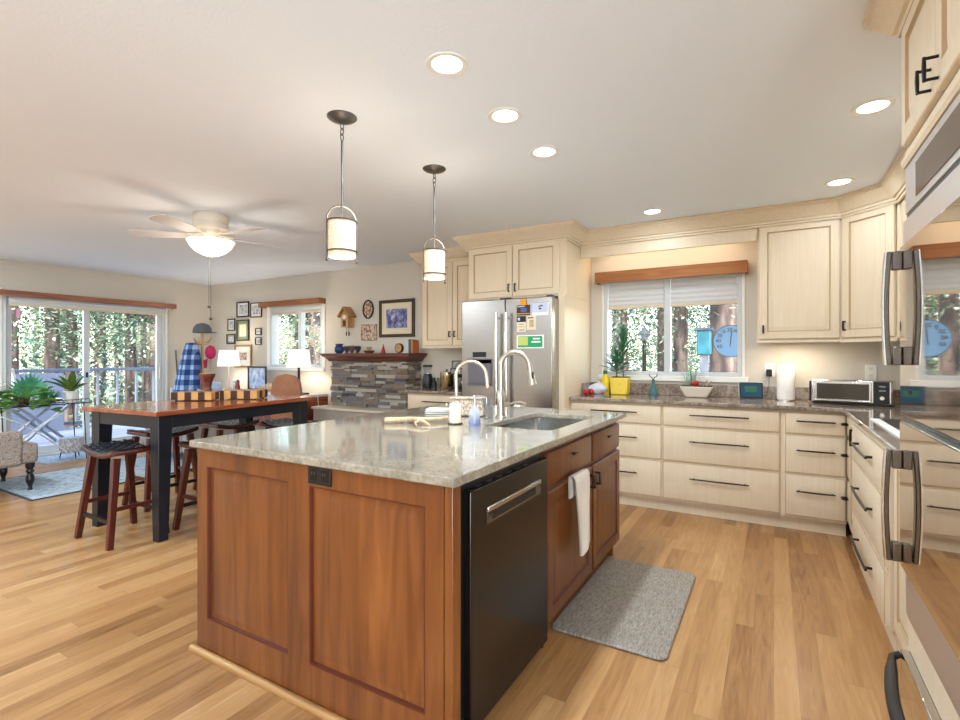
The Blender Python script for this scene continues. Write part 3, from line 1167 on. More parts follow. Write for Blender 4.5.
# ================================================================== OVEN TOWER
r = thing('oven_tower_cabinet', 'tall cream cabinet tower housing the double oven at the right edge', 'cabinet', (.7, 1.7, 0))
ty0, ty1, tx = 1.24, 2.10, .375
m = MB()
m.box(tx, XR - .005, ty1 - .02, ty1, 0, 2.36).box(tx, XR - .005, ty0, ty0 + .02, 0, 2.36).box(tx, XR - .005, ty0 + .02, ty1 - .02, 2.335, 2.36).box(tx, XR - .005, ty0 + .02, ty1 - .02, 1.90, 1.94).box(tx, XR - .005, ty0 + .02, ty1 - .02, .335, .44).box(tx, XR - .005, ty0 + .02, ty1 - .02, 0, .04).box(.42, XR - .005, ty0 + .02, ty1 - .02, 1.94, 2.335)
m.build('carcass', CREAM, r)
m = MB()
sweep(m, [(0, 1.88), (.012, 1.88), (.018, 1.89), (.018, 1.905), (.008, 1.915), (.008, 1.93), (0, 1.935)], [(tx, ty1), (tx, ty0)][::-1] and [(tx, ty1), (tx, ty0)])
m.build('moulding', CREAM, r, smooth=25)
for a, b, hs in ((1.70, 2.085, 'n'), (1.255, 1.69, 'f')):
    m = MB()
    raised(m, (tx, b, 1.945), -Y, b - a, .385)
    d = m.build('door', [CREAM, GLAZE], r)
    hy = a + .03 if hs == 'n' else b - .03
    m = MB()
    pull(m, (tx - .02, hy, 1.968), (tx - .02, hy, 2.022), NX, .028, .0038, 0)
    m.build('handle', BLACKM, d)
m = MB()
sweep(m, CP, [(XR - .01, ty1), (tx, ty1), (tx, ty0)], {2: 1})
# outward must face +y / -x : travel -x then -y puts it on the right-hand side
m.build('crown', [CREAM, GLAZE], r, smooth=25)

# double oven
ov = thing('double_wall_oven', 'mirror-finish stainless double wall oven with arched vertical handles', 'oven', (.6, 1.67, .44))
oy0, oy1 = 1.262, 2.078
MB().box(.39, 1.0, oy0, oy1, .445, 1.895).build('body', STEEL, ov)
BAND = mat('brushed_band', srgb(206, 200, 196), .38, .85)
MB().box(.366, .389, oy0 - .01, oy1 + .012, 1.728, 1.876).build('control_panel', BAND, ov, bev=.002)
disp = MB().box(.363, .3655, 1.50, 1.94, 1.748, 1.848).build('display', mat('display_window', srgb(120, 104, 92), .12, .6), ov)
MB().box(.368, .389, oy0, oy1, 1.708, 1.7265).build('vent_gap', BLACK, ov)
MB().box(.36, .389, oy0 - .01, oy1 + .012, 1.628, 1.706).build('trim_band', BAND, ov, bev=.002)
MB().box(.366, .389, oy0 - .005, oy1 + .006, .448, .60).build('lower_band', BAND, ov, bev=.002)
MB().box(.37, .389, oy0, oy1, 1.070, 1.0855).build('vent_gap', BLACK, ov)
ARC = [i / 12 for i in range(13)]
for z0, z1, zg, ha, hb in ((1.087, 1.626, 1.235, 1.246, 1.606), (.602, 1.069, .61, .625, .976)):
    door = MB().box(.352, .388, oy0 - .006, oy1 + .008, z0, z1).build('door', MIRRORST, ov, bev=.003)
    MB().box(.3495, .3515, oy0 + .004, oy1 - .002, zg + .006, z1 - .006).build('glass', OVENGLASS, door, smooth=0)
    hy, hw = 2.052, .030
    if 'handle_grey_metal' not in MATS:
        mat('handle_grey_metal', srgb(112, 104, 98), .25, .9)
    m = MB()
    pts = []
    for t in ARC:
        pts.append((ha + (hb - ha) * t, .311 - .007 * math.sin(PI * t)))
    poly = [(x, z) for z, x in pts] + [(x + .013, z) for z, x in reversed(pts)]
    poly2 = [(x - .004, z) for z, x in pts] + [(x - .0005, z) for z, x in reversed(pts)]
    m.prismf((0, hy + hw / 2 + .001, 0), (1, 0, 0), (0, 0, 1), poly[::-1], (hw + .002))
    hnd = m.build('handle', MATS['handle_grey_metal'], door, bev=.003)
    m = MB()
    m.prismf((0, hy + hw / 2 + .001, 0), (1, 0, 0), (0, 0, 1), poly2[::-1], (hw + .002))
    m.build('bright_edge', STEELB, hnd)
    for q in (ha, hb - .058):
        MB().box(.3245, .349, hy - hw / 2, hy + hw / 2, q, q + .058).build('end_cap', MATS['handle_grey_metal'], hnd, bev=.003)
textmesh('badge', 'GEO', .022, (.3505, 1.955, 1.165), (D(90), 0, D(-90)), BLACK, ov)
# warming drawer with towel-bar handle
wd = thing('warming_drawer', 'stainless drawer with curved black bar handle under the double oven', 'drawer', (.6, 1.67, .05))
MB().box(.38, 1.0, oy0, oy1, .05, .325).build('body', BLACK, wd)
f = MB().box(.352, .379, oy0 - .006, oy1 + .008, .055, .332).build('front', MIRRORST, wd, bev=.003)
m = MB()
pts = [(.352, 2.078, .318)] + [(.330 - .045 * math.sin(PI * t), 2.072 - .75 * t, .306) for t in [i / 14 for i in range(15)]] + [(.352, 1.315, .305)]
m.tube(pts, [.010] + [.011, .013] + [.017] * 11 + [.013, .011] + [.010], 12)
m.build('handle', BLACK, f)

# ================================================================== REFRIGERATOR
fr = thing('refrigerator', 'stainless french-door refrigerator with ice dispenser and magnets', 'refrigerator', (-2.12, 4.5, 0))
MB().box(-2.575, -1.668, 4.175, 4.88, .03, 1.775).build('body', STEEL, fr, bev=.004)
MB().box(-2.50, -1.74, 4.2, 4.85, 0, .029).build('foot', BLACK, fr)
seam = -2.118
dl = MB().box(-2.578, seam - .003, 4.10, 4.172, .66, 1.79).build('door', STEEL, fr, bev=.008)
dr = MB().box(seam + .003, -1.665, 4.10, 4.172, .66, 1.79).build('door', STEEL, fr, bev=.008)
fz = MB().box(-2.578, -1.665, 4.10, 4.172, .05, .65).build('freezer_drawer', STEEL, fr, bev=.008)
for hx, dd in ((-2.178, dl), (-2.078, dr)):
    m = MB().tube([(hx, 4.045, .78), (hx, 4.045, 1.665)], .0165, 14)
    m.tube([(hx, 4.045, .84), (hx, 4.10, .84)], .011, 8).tube([(hx, 4.045, 1.62), (hx, 4.10, 1.62)], .011, 8)
    m.build('handle', STEELB, dd)
MB().tube([(-2.5, 4.045, .58), (-1.74, 4.045, .58)], .0165, 12).tube([(-2.4, 4.045, .58), (-2.4, 4.1, .58)], .01, 8).tube([(-1.84, 4.045, .58), (-1.84, 4.1, .58)], .01, 8).build('handle', STEELB, fz)
m = MB()
m.rings((-2.515, 4.0985, 1.0), X, Z3, .27, .255, [(0, 0, 0), (0, .002, 0), (.008, .002, 0), (.012, -.0, 0)])
disp = m.build('dispenser', mat('dispenser_grey', srgb(126, 124, 128), .35, .6), dl)
MB().box(-2.50, -2.26, 4.0935, 4.096, 1.02, 1.21).build('recess', mat('dispenser_recess', srgb(110, 108, 116), .3, .3), disp)
MB().box(-2.455, -2.315, 4.094, 4.0965, 1.268, 1.315).build('display', BLACK, dl, bev=.002)
MB().box(-2.17, -2.07, 4.1, 4.17, 1.7905, 1.80).box(-1.72, -1.67, 4.1, 4.17, 1.7905, 1.80).build('hinge_cover', GREYMET, fr)


def paper(name, x0, x1, z0, z1, m_, label, cat, mats=None, extras=(), y=4.0985):
    r = thing(name, label, cat, ((x0 + x1) / 2, y, z0))
    MB().box(x0, x1, y - .0012, y, z0, z1).build('sheet', m_, r, smooth=0)
    for qi, (nm, a, b, c, d_, mm) in enumerate(extras):
        MB().box(x0 + (x1 - x0) * a, x0 + (x1 - x0) * b, y - .0022 - qi * .0009, y - .0014 - qi * .0009, z0 + (z1 - z0) * c, z0 + (z1 - z0) * d_).build(nm, mm, r, smooth=0)
    return r


paper('postcard', -2.0, -1.872, 1.635, 1.725, BROWNP, 'brown and blue picture postcard on the fridge door, upper left', 'postcard', extras=[('picture_patch', .3, .75, .3, .75, BLUEP), ('stripe', .0, .95, .12, .2, ORANGE), ('stripe', .05, .6, .82, .9, PAPERB)])
paper('note_card', -1.852, -1.70, 1.628, 1.735, PAPER, 'white card with blue-grey top sheet on the fridge door, upper right', 'card', extras=[('top_sheet', 0, .97, .25, 1, PAPERB), ('printed_mark', .4, .5, .68, .78, BLACK), ('printed_mark', .5, .66, .72, .82, BLACK), ('printed_mark', .42, .58, .48, .6, BLACK)])
paper('magnet', -1.965, -1.905, 1.722, 1.775, ORANGE, 'orange square magnet above the brown postcard on the fridge', 'magnet', y=4.0945)
paper('recipe_card', -2.0, -1.913, 1.49, 1.575, PAPERC, 'cream torn-edge card on the fridge under the black magnet', 'card', extras=[('printed_line', .2, .8, .75, .8, GREYMET), ('printed_line', .15, .85, .5, .54, GREYMET), ('printed_line', .3, .9, .15, .22, BROWNP)])
paper('magnet', -2.0, -1.915, 1.578, 1.628, BLACK, 'black rectangular magnet with small white square on the fridge', 'magnet', extras=[('white_square', .12, .36, .25, .75, PAPERB)])
paper('note_card', -1.905, -1.815, 1.505, 1.628, PAPERC, 'cream portrait card with dark heading on the fridge door', 'card', extras=[('printed_heading', .15, .7, .82, .9, BLACK), ('printed_block', .3, .75, .2, .7, ANTLER)])
gc = paper('business_card', -2.0, -1.742, 1.345, 1.46, PAPER, 'large green and white card magnet low on the fridge door', 'card', extras=[('green_field', .05, .95, .08, .92, CARDG), ('lime_block', .06, .42, .22, .88, CARDY)])
for i, (a, b, c) in enumerate(((.60, .86, .66), (.55, .88, .42))):
    w_ = .258
    MB().box(-2.0 + w_ * a, -2.0 + w_ * b, 4.0955, 4.0959, 1.345 + .115 * c, 1.345 + .115 * (c + .12)).build('printed_line', PAPER, gc, smooth=0)

for o in C.objects:
    if o.parent is None and o.name.split('.')[0] in ('refrigerator', 'postcard', 'note_card', 'magnet', 'recipe_card', 'business_card'):
        o.location += Vector((.036, -.08, 0))

# ================================================================== ISLAND
isl = thing('kitchen_island', 'cherry wood kitchen island with raised end panels and doors', 'kitchen island', (-1.5, 2.25, 0))
ix0, ix1, iy0, iy1 = -2.13, -.87, 1.295, 3.232
CG = mat('cherry_groove', srgb(84, 34, 18), .45)
m = MB()
m.box(ix0, ix1 - .60, iy0, iy1, .10, .883)
m.box(ix1 - .60, ix1, iy0, 1.322, .0, .883)
m.box(ix1 - .60, ix1, 2.03, iy1, .10, .64)
m.box(ix1 - .02, ix1, 2.03, iy1, .64, .883).box(ix1 - .60, ix1 - .02, 2.03, 2.05, .64, .883).box(ix1 - .60, ix1 - .02, iy1 - .02, iy1, .64, .883)
m.box(ix0, ix1 - .60, iy0, iy1 - .03, 0, .10).box(ix1 - .6, ix1 - .085, 2.03, iy1 - .03, 0, .10).box(ix1 - .085, ix1 - .02, iy1 - .03, iy1, 0, .10)
m.box(ix1 - .60, ix1, 2.036, 2.048, 0, .883)
m.build('carcass', CHERRY, isl)
# end face y=1.295 -> front 1.275
m = MB()
Ux = X
f = .02
yq = iy0
m.rings((-2.16, yq, .0), X, Z3, .0001, .0001, [(0, 0, 0)])
m = MB()
# framed panelling as stiles and rails with two raised fields
zt, zb, pz0, pz1 = .883, .0, .150, .803
xs = [-2.165, -2.095, -1.579, -1.465, -.942, -.872]
m.box(xs[0], xs[1], yq - f, yq, zb, zt).box(xs[2], xs[3], yq - f, yq, zb, zt).box(xs[4], xs[5], yq - f, yq, zb, zt)
for a, b in ((xs[1], xs[2]), (xs[3], xs[4])):
    m.box(a, b, yq - f, yq, zb, pz0).box(a, b, yq - f, yq, pz1, zt)
m.build('end_frame', CHERRY, isl)
for a, b in ((xs[1], xs[2]), (xs[3], xs[4])):
    m = MB()
    m.rings((a, yq, pz0), X, Z3, b - a, pz1 - pz0, [(0, 0.001, 1), (.001, .0195, 1), (.006, .018, 1), (.009, .006, 1), (.016, .004, 0), (.042, .010, 0), (.044, .0105, 0)])
    m.build('end_panel', [CHERRY, CG], isl)
m = MB().box(-.870, -.838, yq - f, 1.322, 0, .883)
m.build('corner_post', CHERRY, isl, bev=.004)
MB().tube([(-2.185, yq - f - .012, .008), (-.85, yq - f - .012, .008)], .017, 10).build('base_moulding', OAKTRIM, isl)
# doors and drawers on the +x face
xf = ix1


def idoor(y0, y1, hy):
    m = MB()
    raised(m, (xf, y0, .105), Y, y1 - y0, .573, .02, .055)
    d = m.build('door', [CHERRY, CG], isl)
    m = MB()
    pull(m, (xf + .02, hy, .575), (xf + .02, hy, .635), X, .028, .006, 0)
    m.build('handle', BRONZE, d)


idoor(2.052, 2.665, 2.63)
idoor(2.69, 3.228, 2.72)
for y0, y1 in ((2.052, 2.665), (2.69, 3.228)):
    m = MB()
    slab(m, (xf, y0, .70), Y, y1 - y0, .148)
    d = m.build('drawer', [CHERRY, CG], isl)
    yc = (y0 + y1) / 2
    k = MB().tube([(xf + .018, yc, .80), (xf + .038, yc, .80)], .006, 8)
    k.tube([(xf + .036, yc - .022, .80), (xf + .036, yc + .022, .80)], [.005, .006], 8).build('knob', BRONZE, d)


def ring_slab(mb, x0, x1, y0, y1, z0, z1, hx0, hx1, hy0, hy1, rad, m=None):
    cx, cy = (hx0 + hx1) / 2, (hy0 + hy1) / 2
    hole = []
    for (px, py, a0) in ((hx1 - rad, hy1 - rad, 0), (hx0 + rad, hy1 - rad, 90), (hx0 + rad, hy0 + rad, 180), (hx1 - rad, hy0 + rad, 270)):
        for k in range(7):
            a = D(a0 + 90 * k / 6)
            hole.append((px + rad * math.cos(a), py + rad * math.sin(a)))
    outer = [(x1, hole[i][1]) if False else None for i in range(28)]
    outs = []
    for q, (ox, oy) in enumerate(((x1, y1), (x0, y1), (x0, y0), (x1, y0))):
        for k in range(7):
            hxp, hyp = hole[q * 7 + k]
            t = k / 6
            if q == 0:
                p = (x1, hyp + (y1 - hyp) * min(1, 2 * t)) if t <= .5 else (x1 + (hxp - x1) * (2 * t - 1), y1)
            elif q == 1:
                p = (hxp + (x0 - hxp) * min(1, 2 * t), y1) if t <= .5 else (x0, y1 + (hyp - y1) * (2 * t - 1))
            elif q == 2:
                p = (x0, hyp + (y0 - hyp) * min(1, 2 * t)) if t <= .5 else (x0 + (hxp - x0) * (2 * t - 1), y0)
            else:
                p = (hxp + (x1 - hxp) * min(1, 2 * t), y0) if t <= .5 else (x1, y0 + (hyp - y0) * (2 * t - 1))
            outs.append(p)
    n = 28
    b = len(mb.v)
    for z in (z1, z0):
        mb.v += [(p[0], p[1], z) for p in outs] + [(p[0], p[1], z) for p in hole]
    for i in range(n):
        j = (i + 1) % n
        mb.face([b + i, b + j, b + n + j, b + n + i], m)
        mb.face([b + 2 * n + j, b + 2 * n + i, b + 3 * n + i, b + 3 * n + j], m)
        mb.face([b + i, b + 2 * n + i, b + 2 * n + j, b + j], m)
        mb.face([b + n + j, b + 3 * n + j, b + 3 * n + i, b + n + i], m)
    return hole


m = MB()
hole = ring_slab(m, -2.165, -.812, 1.237, 3.255, .885, .915, -1.315, -.925, 2.27, 2.965, .045)
ct = tag(m.build('island_countertop', QUARTZ, bev=.005, smooth=30), 'large grey-beige polished stone countertop of the island with sink cutout', 'countertop')
# sink
m = MB()
n = 28
rings_ = []
cx, cy = -1.12, 2.6175
for sc, z in ((1.03, .8835), (1.0, .8835), (.985, .72), (.93, .70), (.2, .695)):
    b = len(m.v)
    m.v += [(cx + (p[0] - cx) * sc, cy + (p[1] - cy) * sc, z) for p in hole]
    rings_.append(b)
for a, b in zip(rings_, rings_[1:]):
    for i in range(n):
        j = (i + 1) % n
        m.face([a + i, a + j, b + j, b + i])
m.face([rings_[-1] + i for i in range(n)])
sk = thing('sink', 'rounded stainless undermount sink set into the island countertop', 'sink', (cx, cy, .70))
m.build('basin', STEELB, sk)
MB().lathe((cx, cy, .696), [(.045, 0), (.045, .004), (.03, .004), (.026, .001)], 20).build('drain', CHROME, sk)


def arc_pts(c, r, a0, a1, n, dirv):
    """arc in vertical plane: dirv horizontal unit"""
    out = []
    for i in range(n + 1):
        a = D(a0 + (a1 - a0) * i / n)
        out.append((c[0] + dirv[0] * r * math.cos(a), c[1] + dirv[1] * r * math.cos(a), c[2] + r * math.sin(a)))
    return out


fa = thing('kitchen_faucet', 'tall brushed nickel gooseneck faucet with pull-down spray head behind the sink', 'faucet', (-1.385, 2.62, .915))
bx, by = -1.385, 2.62
dv = (.97, .24)
m = MB().lathe((bx, by, .9155), [(.034, 0), (.034, .006), (.026, .012), (.023, .05), (.021, .15), (.017, .158)], 20)
m.tube([(bx, by, 1.07), (bx, by, 1.215)] + arc_pts((bx + dv[0] * .085, by + dv[1] * .085, 1.215), .085, 180, 8, 14, dv), .0145, 12)
m.build('spout', NICKEL, fa)
ex, ey = bx + dv[0] * .169, by + dv[1] * .169
m = MB().tube([(ex, ey, 1.232), (ex + .008, ey + .002, 1.18), (ex + .020, ey + .004, 1.11)], [.0155, .017, .024], 14)
sp = m.build('spray_head', NICKEL, fa)
MB().obox((ex + .024, ey - .008, 1.165), (.014, .014, .04)).build('button', BLACK, sp, bev=.004)
m = MB().tube([(bx, by, .985), (bx + .035, by + .04, .99)], .017, 12)
m.tube([(bx + .035, by + .04, .99), (bx + .055, by + .055, 1.0), (bx + .085, by + .075, 1.006), (bx + .12, by + .09, .995), (bx + .11, by + .085, .978), (bx + .06, by + .06, .98)], .006, 8)
m.build('lever', NICKEL, fa)

f2 = thing('drinking_faucet', 'slender cream arched water faucet beside the ornate box on the island', 'faucet', (-1.72, 2.62, .915))
bx, by = -1.72, 2.66
dv = (.95, .31)
m = MB().lathe((bx, by, .9155), [(.024, 0), (.024, .005), (.014, .012), (.013, .05), (.010, .06)], 16)
m.tube([(bx, by, .97), (bx - .004, by, 1.145)] + arc_pts((bx + dv[0] * .093, by + dv[1] * .093, 1.145), .098, 180, 4, 14, dv) + [(bx + dv[0] * .198, by + dv[1] * .198, 1.08)], .011, 10)
m.build('spout', BEIGEMET, f2)
m = MB().tube([(bx, by, .95), (bx + .03, by - .03, .955)], .009, 8).tube([(bx + .03, by - .03, .955), (bx + .035, by - .032, .995)], .005, 8)
m.build('lever', BEIGEMET, f2)

# dishwasher
dw = thing('dishwasher', 'black stainless dishwasher at the near corner of the island', 'dishwasher', (-1.15, 1.66, 0))
MB().box(-1.42, -.875, 1.328, 2.030, .03, .868).build('body', BLACK, dw)
MB().box(-1.3, -.90, 1.35, 2.01, 0, .029).build('kick', BLACK, dw)
dd = MB().box(-.874, -.845, 1.392, 2.032, .045, .835).build('door', DWBLACK, dw, bev=.004)
m = MB()
m.rings((-.845, 1.49, .700), Y, Z3, .46, .062, [(0, 0, 0), (0, .003, 0), (.006, .004, 0), (.010, .001, 0)])
hd = m.build('pocket_handle', MATS['handle_grey_metal'], dd)
MB().box(-.8445, -.8365, 1.495, 1.945, .742, .760).build('lip', STEELB, hd, bev=.003)
MB().box(-.8435, -.8425, 1.54, 1.90, .708, .738).build('recess', BLACK, hd)
for i in range(6):
    MB().box(-.873, -.86, 1.46 + i * .075, 1.49 + i * .075, .8365, .8385).build('control_mark', GREYMET, dd, smooth=0)

r = thing('power_outlet', 'black double power outlet under the island countertop edge', 'outlet', (-1.405, 1.27, .84))
MB().box(-1.462, -1.348, 1.2665, 1.2745, .812, .882).build('cover_plate', BLACK, r, bev=.002)
for cx_ in (-1.432, -1.378):
    k = MB().box(cx_ - .017, cx_ + .017, 1.2645, 1.266, .826, .868).build('socket', BLACKM, r, bev=.002)
    MB().box(cx_ - .008, cx_ - .005, 1.2637, 1.2643, .848, .858).box(cx_ + .005, cx_ + .008, 1.2637, 1.2643, .848, .858).build('slot', GREYMET, k, smooth=0)

# towel over the island door
m = MB()
ny, nz = 12, 24
pts = []
x_in, x_out = -.848, -.832
for j in range(nz + 1):
    s = j / nz * .51
    row = []
    for i in range(ny + 1):
        u = i / ny
        if s < .10:
            x, z = -.836 + .0, .60 + s
        elif s < .14:
            a = (s - .10) / .04 * PI
            x, z = -.836 + .014 - .014 * math.cos(a), .70 + .012 * math.sin(a)
        else:
            x, z = -.808, .70 - (s - .14)
        wv = .005 * math.sin(u * 9 + s * 4) * min(1, max(0, (s - .14) * 6))
        row.append((x + wv + (.004 if s > .14 else 0), 2.26 + u * (.20 - .10 * max(0, s - .2)) + .30 * max(0, s - .14) * .5, z - (.03 * (1 - abs(2 * u - .7)) if j == nz else 0)))
    pts.append(row)
for lay in (0, .006):
    b = len(m.v)
    for row in pts:
        for p in row:
            m.v.append((p[0] + lay, p[1], p[2]))
    for j in range(nz):
        for i in range(ny):
            q = [b + j * (ny + 1) + i, b + j * (ny + 1) + i + 1, b + (j + 1) * (ny + 1) + i + 1, b + (j + 1) * (ny + 1) + i]
            m.face(q if lay else q[::-1])
tag(m.build('hand_towel', TOWEL), 'white waffle hand towel draped over the island cabinet door', 'towel')

# kitchen mat
m = MB()
px0, px1, py0, py1, rad = -.905, -.385, 2.19, 3.15, .04
poly = []
for (cx_, cy_, a0) in ((px1 - rad, py1 - rad, 0), (px0 + rad, py1 - rad, 90), (px0 + rad, py0 + rad, 180), (px1 - rad, py0 + rad, 270)):
    for k in range(6):
        a = D(a0 + 18 * k)
        poly.append((cx_ + rad * math.cos(a), cy_ + rad * math.sin(a)))
m.prism(poly, .001, .016)
tag(m.build('kitchen_mat', MATM, bev=.007), 'grey textured anti-fatigue mat on the floor by the sink', 'mat')

# ---- things on the island
IZ = .9155
r = thing('candle', 'ivory pillar candle on a small dark dish', 'candle', (-1.50, 2.21, IZ))
cx_, cy_ = -1.46, 2.245
MB().lathe((cx_, cy_, IZ), [(.036, 0), (.040, .003), (.040, .006)], 24).build('dish', BROWNP, r)
MB().lathe((cx_, cy_, IZ + .0065), [(.031, 0), (.032, .004), (.032, .098), (.028, .102), (.010, .099)], 24).build('wax', CANDLE, r)
MB().tube([(cx_, cy_, IZ + .104), (cx_ + .001, cy_, IZ + .114)], .001, 6).build('wick', BLACK, r)

r = thing('soap_dispenser', 'clear glass soap bottle with pump and blue liquid', 'soap dispenser', (-1.31, 2.21, IZ))
cx_, cy_ = -1.335, 2.235
MB().lathe((cx_, cy_, IZ), [(.030, 0), (.032, .004), (.030, .06), (.022, .085), (.013, .098), (.013, .108)], 24).build('bottle', mat('pale_bottle_glass', srgb(206, 220, 236), .08, alpha=.38), r)
MB().lathe((cx_, cy_, IZ + .004), [(.0295, 0), (.029, .028)], 24).build('liquid', BLUELIQ, r)
m = MB().lathe((cx_, cy_, IZ + .1085), [(.014, 0), (.014, .012), (.005, .015), (.005, .04), (.009, .042), (.009, .05)], 16)
m.tube([(cx_, cy_, IZ + .154), (cx_ + .04, cy_ + .012, IZ + .153), (cx_ + .048, cy_ + .014, IZ + .146)], .0045, 8)
m.build('pump', CHROME, r)

r = tag(MB().lathe((-1.45, 2.565, IZ), [(.026, 0), (.026, .003), (.006, .008), (.005, .035), (.010, .044), (.024, .062), (.029, .10), (.030, .112), (.028, .112), (.027, .10), (.022, .064), (.004, .048)], 20).build('goblet', CLEAR), 'small clear stemmed glass between soap bottle and tall faucet', 'glass')

# antler
m = MB()


def wob(pts, r, n=9):
    m.tube(pts, r, n)


z = IZ + .016
wob([(-1.80, 2.08, z), (-1.76, 2.10, z + .002), (-1.68, 2.16, z + .004), (-1.60, 2.22, z + .002), (-1.545, 2.30, z + .004)], [.0165, .0155, .014, .011, .008])
wob([(-1.70, 2.145, z + .006), (-1.62, 2.13, z + .012), (-1.55, 2.10, z + .002), (-1.50, 2.07, z - .006)], [.013, .012, .009, .004])
wob([(-1.60, 2.125, z + .006), (-1.60, 2.08, z), (-1.56, 2.04, z - .008)], [.010, .007, .003])
tag(m.build('antler', ANTLER), 'forked pale deer antler lying on the island countertop', 'antler')

r = thing('decorative_box', 'ornate cream floral box behind the candle on the island', 'box', (-1.60, 2.60, IZ))
m = MB().obox((-1.60, 2.60, IZ + .053), (.20, .11, .095), D(24))
m.build('box_body', ORNATE, r, bev=.004)
m = MB().obox((-1.60, 2.60, IZ + .107), (.21, .12, .010), D(24))
m.build('lid', ORNATE, r, bev=.004)
MB().obox((-1.60, 2.60, IZ + .003), (.205, .115, .005), D(24)).build('base', BLACK, r)
for i, (a, mm, lab) in enumerate(((0, WCER, 'bottom thin book of the small stack on the island behind the antler'), (.017, PAPERB, 'top thin book of the small stack on the island behind the antler'))):
    rr = thing('book', lab, 'book', (-1.84, 2.62, IZ + a))
    rr['group'] = 'thin books on the island'
    MB().obox((-1.80 + i * .004, 2.62, IZ + a + .0075), (.19, .13, .009), D(24)).build('pages', PAPER, rr)
    MB().obox((-1.80 + i * .004, 2.62, IZ + a + .0015), (.20, .14, .002), D(24)).obox((-1.80 + i * .004, 2.62, IZ + a + .0135), (.20, .14, .002), D(24)).build('cover', TAUPE if i == 0 else WCER, rr)

# ================================================================== BACK COUNTER ITEMS
CZ = .9155


def leafblade(m, base, tip, w, sag=.15, n=5, up=(0, 0, 1)):
    base, tip = Vector(base), Vector(tip)
    d = tip - base
    side = d.cross(Vector(up))
    if side.length < 1e-5:
        side = Vector((1, 0, 0))
    side.normalize()
    b = len(m.v)
    L = d.length
    for i in range(n + 1):
        t = i / n
        p = base + d * t + Vector((0, 0, 1)) * (sag * L * math.sin(PI * t * .9))
        ww = w * math.sin(PI * min(1, .12 + t * .88)) if i < n else 0.0005
        m.v.append(tuple(p - side * ww / 2))
        m.v.append(tuple(p + Vector((0, 0, -.35 * ww))))
        m.v.append(tuple(p + side * ww / 2))
    for i in range(n):
        a, c = b + i * 3, b + (i + 1) * 3
        m.face([a, a + 1, c + 1, c])
        m.face([a + 1, a + 2, c + 2, c + 1])


# tomatoes in plastic bag
r = thing('fruit_bag', 'clear plastic bag slumped on the counter beside the yellow bottle', 'bag', (-1.47, 4.75, CZ))
m = MB()
n1, n2 = 10, 14
b = len(m.v)
for i in range(n1 + 1):
    for k in range(n2):
        a = 2 * PI * k / n2
        t = i / n1
        rr_ = math.sin(PI * (.15 + .85 * t)) * (1 + .18 * math.sin(3 * a + t * 7))
        m.v.append((-1.47 + .09 * rr_ * math.cos(a) + .02 * t, 4.76 + .06 * rr_ * math.sin(a), CZ + .001 + .105 * t * (1 + .1 * math.cos(2 * a))))
for i in range(n1):
    for k in range(n2):
        m.face([b + i * n2 + k, b + i * n2 + (k + 1) % n2, b + (i + 1) * n2 + (k + 1) % n2, b + (i + 1) * n2 + k])
m.build('film', mat('white_plastic_film', srgb(206, 208, 222), .3), r)
for i, (dx, dy) in enumerate(((-1.535, 4.63), (-1.48, 4.62), (-1.52, 4.575))):
    t_ = thing('tomato', ['red tomato on the counter nearest the refrigerator panel', 'red tomato on the counter touching the plastic bag', 'red tomato on the counter, front one of three'][i], 'tomato', (dx, dy, CZ), 'tomatoes on the counter')
    MB().ball((dx, dy, CZ + .026), .028, 14, sz=.9).build('fruit', RED, t_)
    MB().lathe((dx, dy, CZ + .050), [(.008, 0), (.002, .004)], 6).build('stem', GREEND, t_)
r = thing('cleaner_bottle', 'yellow plastic bottle with green cap on the window counter', 'bottle', (-1.46, 4.86, CZ))
MB().lathe((-1.40, 4.80, CZ), [(.036, 0), (.038, .01), (.038, .135), (.030, .165), (.016, .18), (.016, .19)], 20, sx=1, sy=.7).build('bottle_body', YEL, r)
MB().lathe((-1.40, 4.80, CZ + .1905), [(.020, 0), (.020, .03), (.012, .034)], 16).build('cap', GREEND, r)
r = thing('potted_plant', 'spiky green dracaena in a yellow printed pot on the window counter', 'plant', (-1.25, 4.78, CZ))
pc = (-1.255, 4.79)
MB().hexa([(pc[0] - .075, pc[1] - .06, CZ), (pc[0] + .075, pc[1] - .06, CZ), (pc[0] + .075, pc[1] + .06, CZ), (pc[0] - .075, pc[1] + .06, CZ)], [(pc[0] - .085, pc[1] - .07, CZ + .16), (pc[0] + .085, pc[1] - .07, CZ + .16), (pc[0] + .085, pc[1] + .07, CZ + .16), (pc[0] - .085, pc[1] + .07, CZ + .16)]).build('pot', TILEP, r, bev=.01)
MB().box(pc[0] - .078, pc[0] + .078, pc[1] - .063, pc[1] + .063, CZ + .1605, CZ + .166).build('soil', SOIL, r)
m = MB()
stems = [((-1.285, 4.79), .17, .0), ((-1.225, 4.79), .40, .5)]
random.seed(3)
for (sx, sy), hh, ph in stems:
    m.tube([(sx, sy, CZ + .16), (sx - .01, sy, CZ + .16 + hh * .9)], .006, 7)
m.build('stem', GREENY, r)
m = MB()
for (sx, sy), hh, ph in stems:
    nl = 30 if hh < .3 else 46
    for k in range(nl):
        a = k * 2.4 + ph
        t = k / nl
        z0_ = CZ + .16 + hh * (.25 + .75 * t)
        L = .20 * (1 - .35 * t)
        el = D(5 + 65 * t)
        leafblade(m, (sx - .008 * t, sy, z0_), (sx + math.cos(a) * L * math.cos(el), sy + math.sin(a) * L * math.cos(el) * .5, z0_ + L * math.sin(el)), .024, .10)
m.build('leaves', GREEND, r)
r = thing('bud_vase', 'teal ceramic bud vase with antler-like twig below the window', 'vase', (-1.02, 4.80, CZ))
vc = (-.955, 4.80)
